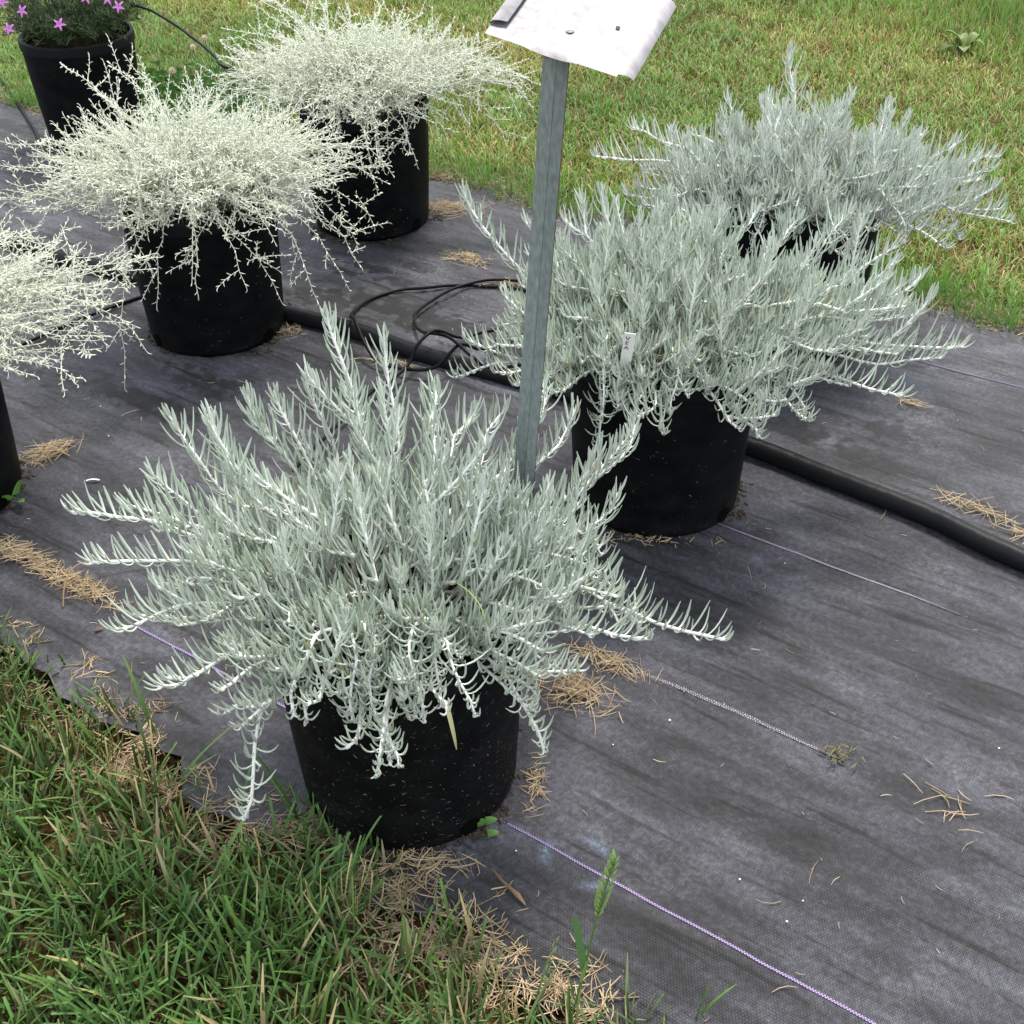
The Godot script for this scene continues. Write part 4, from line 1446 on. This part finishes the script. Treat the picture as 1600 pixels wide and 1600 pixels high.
func _ready() -> void:
	# camera, sky, sun, exposure
	var cam := Camera3D.new()
	cam.fov = 44.69
	cam.position = Vector3(0, 1.25, 0)
	cam.basis = Basis(Vector3.UP, 0.0) * Basis(Vector3.RIGHT, deg_to_rad(-36.7)) * Basis(Vector3.BACK, deg_to_rad(-0.99))
	cam.near = 0.05
	cam.far = 400.0
	put(self, cam, "camera")
	var sky_mat := ProceduralSkyMaterial.new()
	sky_mat.sky_top_color = Color(0.90, 0.93, 0.97)
	sky_mat.sky_horizon_color = Color(0.97, 0.98, 1.0)
	sky_mat.sky_curve = 0.2
	sky_mat.ground_bottom_color = Color(0.3, 0.32, 0.25)
	sky_mat.ground_horizon_color = Color(0.6, 0.62, 0.58)
	var env := Environment.new()
	env.background_mode = Environment.BG_SKY
	env.sky = Sky.new()
	env.sky.sky_material = sky_mat
	env.background_energy_multiplier = 0.9
	env.tonemap_mode = Environment.TONE_MAPPER_LINEAR
	env.tonemap_exposure = 2.3
	env.sdfgi_enabled = true
	env.ssao_enabled = true
	env.ssil_enabled = true
	var we := WorldEnvironment.new()
	we.environment = env
	put(self, we, "world")
	var sun := DirectionalLight3D.new()
	sun.light_energy = 0.7
	sun.light_angular_distance = 13.0
	sun.light_color = Color(1.0, 0.97, 0.92)
	sun.shadow_enabled = true
	put(self, sun, "sun")
	sun.look_at_from_position(Vector3(0.35, 1.6, -0.75), Vector3.ZERO)

	rng.seed = 5
	for q in [[wave, 21, 0.01], [crease, 22, 0.01], [edge_noise, 23, 0.02], [patch, 24, 0.012]]:
		q[0].seed = q[1]
		q[0].frequency = q[2]
		q[0].noise_type = FastNoiseLite.TYPE_SIMPLEX_SMOOTH
		q[0].fractal_octaves = 3
	materials()
	build_ground()
	build_fabric()
	# the potted plants, nearest first
	var near_one := silver_shrub("silver_shrub", "silver-leaved shrub in black pot nearest the camera, before the steel stake", Vector3(-0.139, 0, -1.118), [-0.092, 0.509, -0.296, -0.021, 0.476, -0.296, -0.121, 0.431, -0.262, -0.194, 0.433, -0.239, -0.287, 0.422, -0.206, -0.227, 0.437, -0.18, -0.158, 0.429, -0.236, -0.078, 0.383, -0.326, 0.038, 0.381, -0.325, 0.093, 0.349, -0.326, 0.133, 0.322, -0.368, -0.308, 0.362, -0.161, -0.384, 0.375, -0.071, -0.325, 0.363, -0.099, -0.342, 0.364, 0.012, -0.305, 0.329, 0.088, -0.232, 0.321, 0.157, -0.171, 0.29, 0.18, -0.159, 0.175, 0.228, 0.003, 0.228, 0.201, -0.043, 0.278, 0.176, 0.06, 0.292, 0.178, 0.035, 0.32, 0.182, -0.086, 0.266, 0.173, 0.171, 0.184, 0.146, 0.185, 0.299, 0.135, 0.39, 0.243, 0.028, 0.263, 0.255, -0.043, 0.236, 0.281, -0.125, 0.31, 0.312, -0.336, 0.294, 0.306, -0.306, 0.282, 0.267, -0.24, 0.227, 0.287, -0.192, 0.232, 0.315, -0.375, 0.187, 0.345, -0.397], 72, 0.047, M.pot0, [0.95, 2.55, -1.0], 1001, 0.31, 0.25, 0.0, 0.35)
	var tagged := silver_shrub("silver_shrub", "silver-leaved shrub with white name tag, in the pot right of the stake", Vector3(0.246, 0, -1.733), [-0.317, 0.441, -0.245, -0.092, 0.457, -0.194, -0.241, 0.325, -0.033, -0.331, 0.27, 0.07, -0.208, 0.376, -0.134, -0.251, 0.317, 0.035, 0.441, 0.319, -0.154, 0.408, 0.292, -0.071, 0.36, 0.272, 0.006, 0.189, 0.249, 0.173, 0.08, 0.302, 0.195, -0.061, 0.343, 0.202, -0.119, 0.208, 0.178, 0.415, 0.337, -0.229, 0.354, 0.365, -0.313, 0.264, 0.358, -0.307, 0.187, 0.368, -0.315, 0.097, 0.36, -0.309, 0.013, 0.386, -0.266, -0.152, 0.404, -0.217, -0.177, 0.367, -0.127], 125, 0.047, M.pot1, [0.75, 2.6], 1002, 0.43, 0.30)
	silver_shrub("silver_shrub", "palest silver-leaved shrub, farthest back at right by the lawn", Vector3(0.574, 0, -2.286), [-0.008, 0.501, -0.227, -0.136, 0.427, -0.172, 0.202, 0.395, -0.211, 0.125, 0.412, -0.223, -0.32, 0.384, -0.14, -0.401, 0.358, -0.058, 0.4, 0.328, -0.098, 0.342, 0.293, -0.009, 0.285, 0.24, 0.092, -0.321, 0.331, 0.024, -0.237, 0.316, 0.098, 0.099, 0.374, -0.258, 0.265, 0.348, -0.175, 0.343, 0.336, -0.167, -0.033, 0.397, -0.275, -0.199, 0.354, -0.18], 100, 0.048, M.pot2, [0.8], 1003, 0.38, 0.27, 0.7)
	old_leaf(near_one, Vector3(0.078, 0.385, 0.085), Vector3(0.099, 0.378, 0.105), Vector3(0.108, 0.365, 0.125), 0.0032, Color(0.3, 0.36, 0.12), "broad yellowing green leaf")
	old_leaf(near_one, Vector3(0.066, 0.306, 0.186), Vector3(0.072, 0.289, 0.203), Vector3(0.076, 0.262, 0.211), 0.0026, Color(0.42, 0.4, 0.2), "withered tan leaf hanging over the pot")
	old_leaf(tagged, Vector3(-0.044, 0.325, 0.178), Vector3(-0.059, 0.316, 0.197), Vector3(-0.07, 0.288, 0.208), 0.003, Color(0.34, 0.38, 0.25), "curved broad leaf hanging over the rim")
	old_leaf(tagged, Vector3(-0.025, 0.322, 0.18), Vector3(-0.022, 0.308, 0.196), Vector3(-0.02, 0.285, 0.206), 0.003, Color(0.36, 0.4, 0.28), "straight broad leaf hanging over the rim")
	wiry_shrub("wiry_shrub", "wiry white shrub in the middle left pot, before the flowering pot", Vector3(-0.613, 0, -2.353), WIRY_A, 180, 0.33, M.pot3, [2.45, 0.55], 2001, 1.14)
	wiry_shrub("wiry_shrub", "wiry white shrub in the rear pot at the lawn edge", Vector3(-0.331, 0, -2.899), WIRY_B, 180, 0.33, M.pot5, [0.6], 2002, 1.14)
	wiry_shrub("wiry_shrub", "wiry white shrub cut off by the photo's left border", Vector3(-0.992, 0, -1.761), WIRY_C, 150, 0.33, M.pot6, [0.4], 2003, 1.14)
	flower_pot(Vector3(-1.157, 0, -3.488))
	plant_tag("white plant tag with black letters stuck in the shrub right of the stake", Vector3(0.164, 0.262, -1.605), Vector3(0.169, 0.412, -1.535), 0.016, "VEA", 0.0105)
	plant_tag("narrow white plant tag hidden in the rear white shrub", Vector3(-0.41, 0.26, -2.88), Vector3(-0.414, 0.372, -2.862), 0.011, "VEA", 0.008)
	build_stake()
	build_hoses()
	build_lawns()
	clover_patch()
	small_plants()
	build_litter()

const WIRY_A := [-0.301, 0.469, -0.266, -0.202, 0.456, -0.281, -0.298, 0.386, -0.141, -0.38, 0.386, -0.054, -0.369, 0.359, 0.003, -0.351, 0.332, 0.024, -0.313, 0.353, -0.054, -0.151, 0.436, -0.303, -0.056, 0.393, -0.334, -0.02, 0.382, -0.35, 0.126, 0.33, -0.349, 0.189, 0.322, -0.281, 0.347, 0.249, -0.101, 0.345, 0.211, -0.011, 0.318, 0.199, 0.06, 0.326, 0.177, 0.102, 0.304, 0.157, 0.154, 0.182, 0.162, 0.213, 0.147, 0.331, 0.186, 0.131, 0.216, 0.26, -0.103, 0.062, 0.35, 0.044, 0.21, 0.277, -0.041, 0.182, 0.26, -0.225, 0.296, -0.012, -0.216, 0.415, -0.225, -0.111, 0.386, -0.266, 0.053, 0.362, -0.311, 0.263, 0.284, -0.19, 0.252, 0.144, 0.201, -0.309, 0.299, 0.086, 0.185, 0.281, 0.211, 0.033, 0.231, 0.261]
const WIRY_B := [-0.343, 0.399, -0.213, -0.285, 0.442, -0.27, -0.256, 0.44, -0.306, -0.133, 0.451, -0.314, -0.054, 0.411, -0.347, 0.034, 0.416, -0.351, 0.1, 0.372, -0.256, 0.195, 0.381, -0.262, 0.289, 0.363, -0.212, 0.266, 0.338, -0.105, 0.319, 0.325, -0.158, 0.363, 0.285, -0.066, 0.381, 0.273, -0.057, 0.331, 0.206, 0.055, 0.228, 0.255, 0.018, -0.319, 0.334, -0.102, -0.346, 0.284, -0.003, 0.135, 0.22, 0.232, 0.063, 0.219, 0.257, -0.052, 0.183, 0.272, 0.199, 0.226, 0.103, -0.344, 0.368, -0.19, 0.129, 0.395, -0.335, -0.197, 0.42, -0.291, 0.036, 0.244, 0.252, 0.119, 0.258, 0.216]
const WIRY_C := [0.126, 0.406, -0.281, 0.187, 0.38, -0.224, 0.252, 0.373, -0.256, 0.247, 0.368, -0.19, 0.312, 0.356, -0.181, 0.374, 0.339, -0.044, 0.344, 0.291, 0.117, 0.363, 0.317, 0.072, 0.363, 0.318, 0.034, 0.38, 0.308, -0.27, 0.383, 0.314, -0.212, 0.339, 0.337, -0.229, 0.313, 0.324, 0.117, 0.204, 0.356, -0.181, 0.296, 0.351, -0.115, 0.347, 0.355, -0.081, 0.261, 0.357, -0.057, 0.229, 0.356, 0.006, 0.302, 0.33, 0, 0.01, 0.378, -0.323, -0.124, 0.407, -0.344, -0.29, 0.363, -0.186, -0.333, 0.308, -0.021, -0.095, 0.24, 0.217, 0.119, 0.25, 0.271]
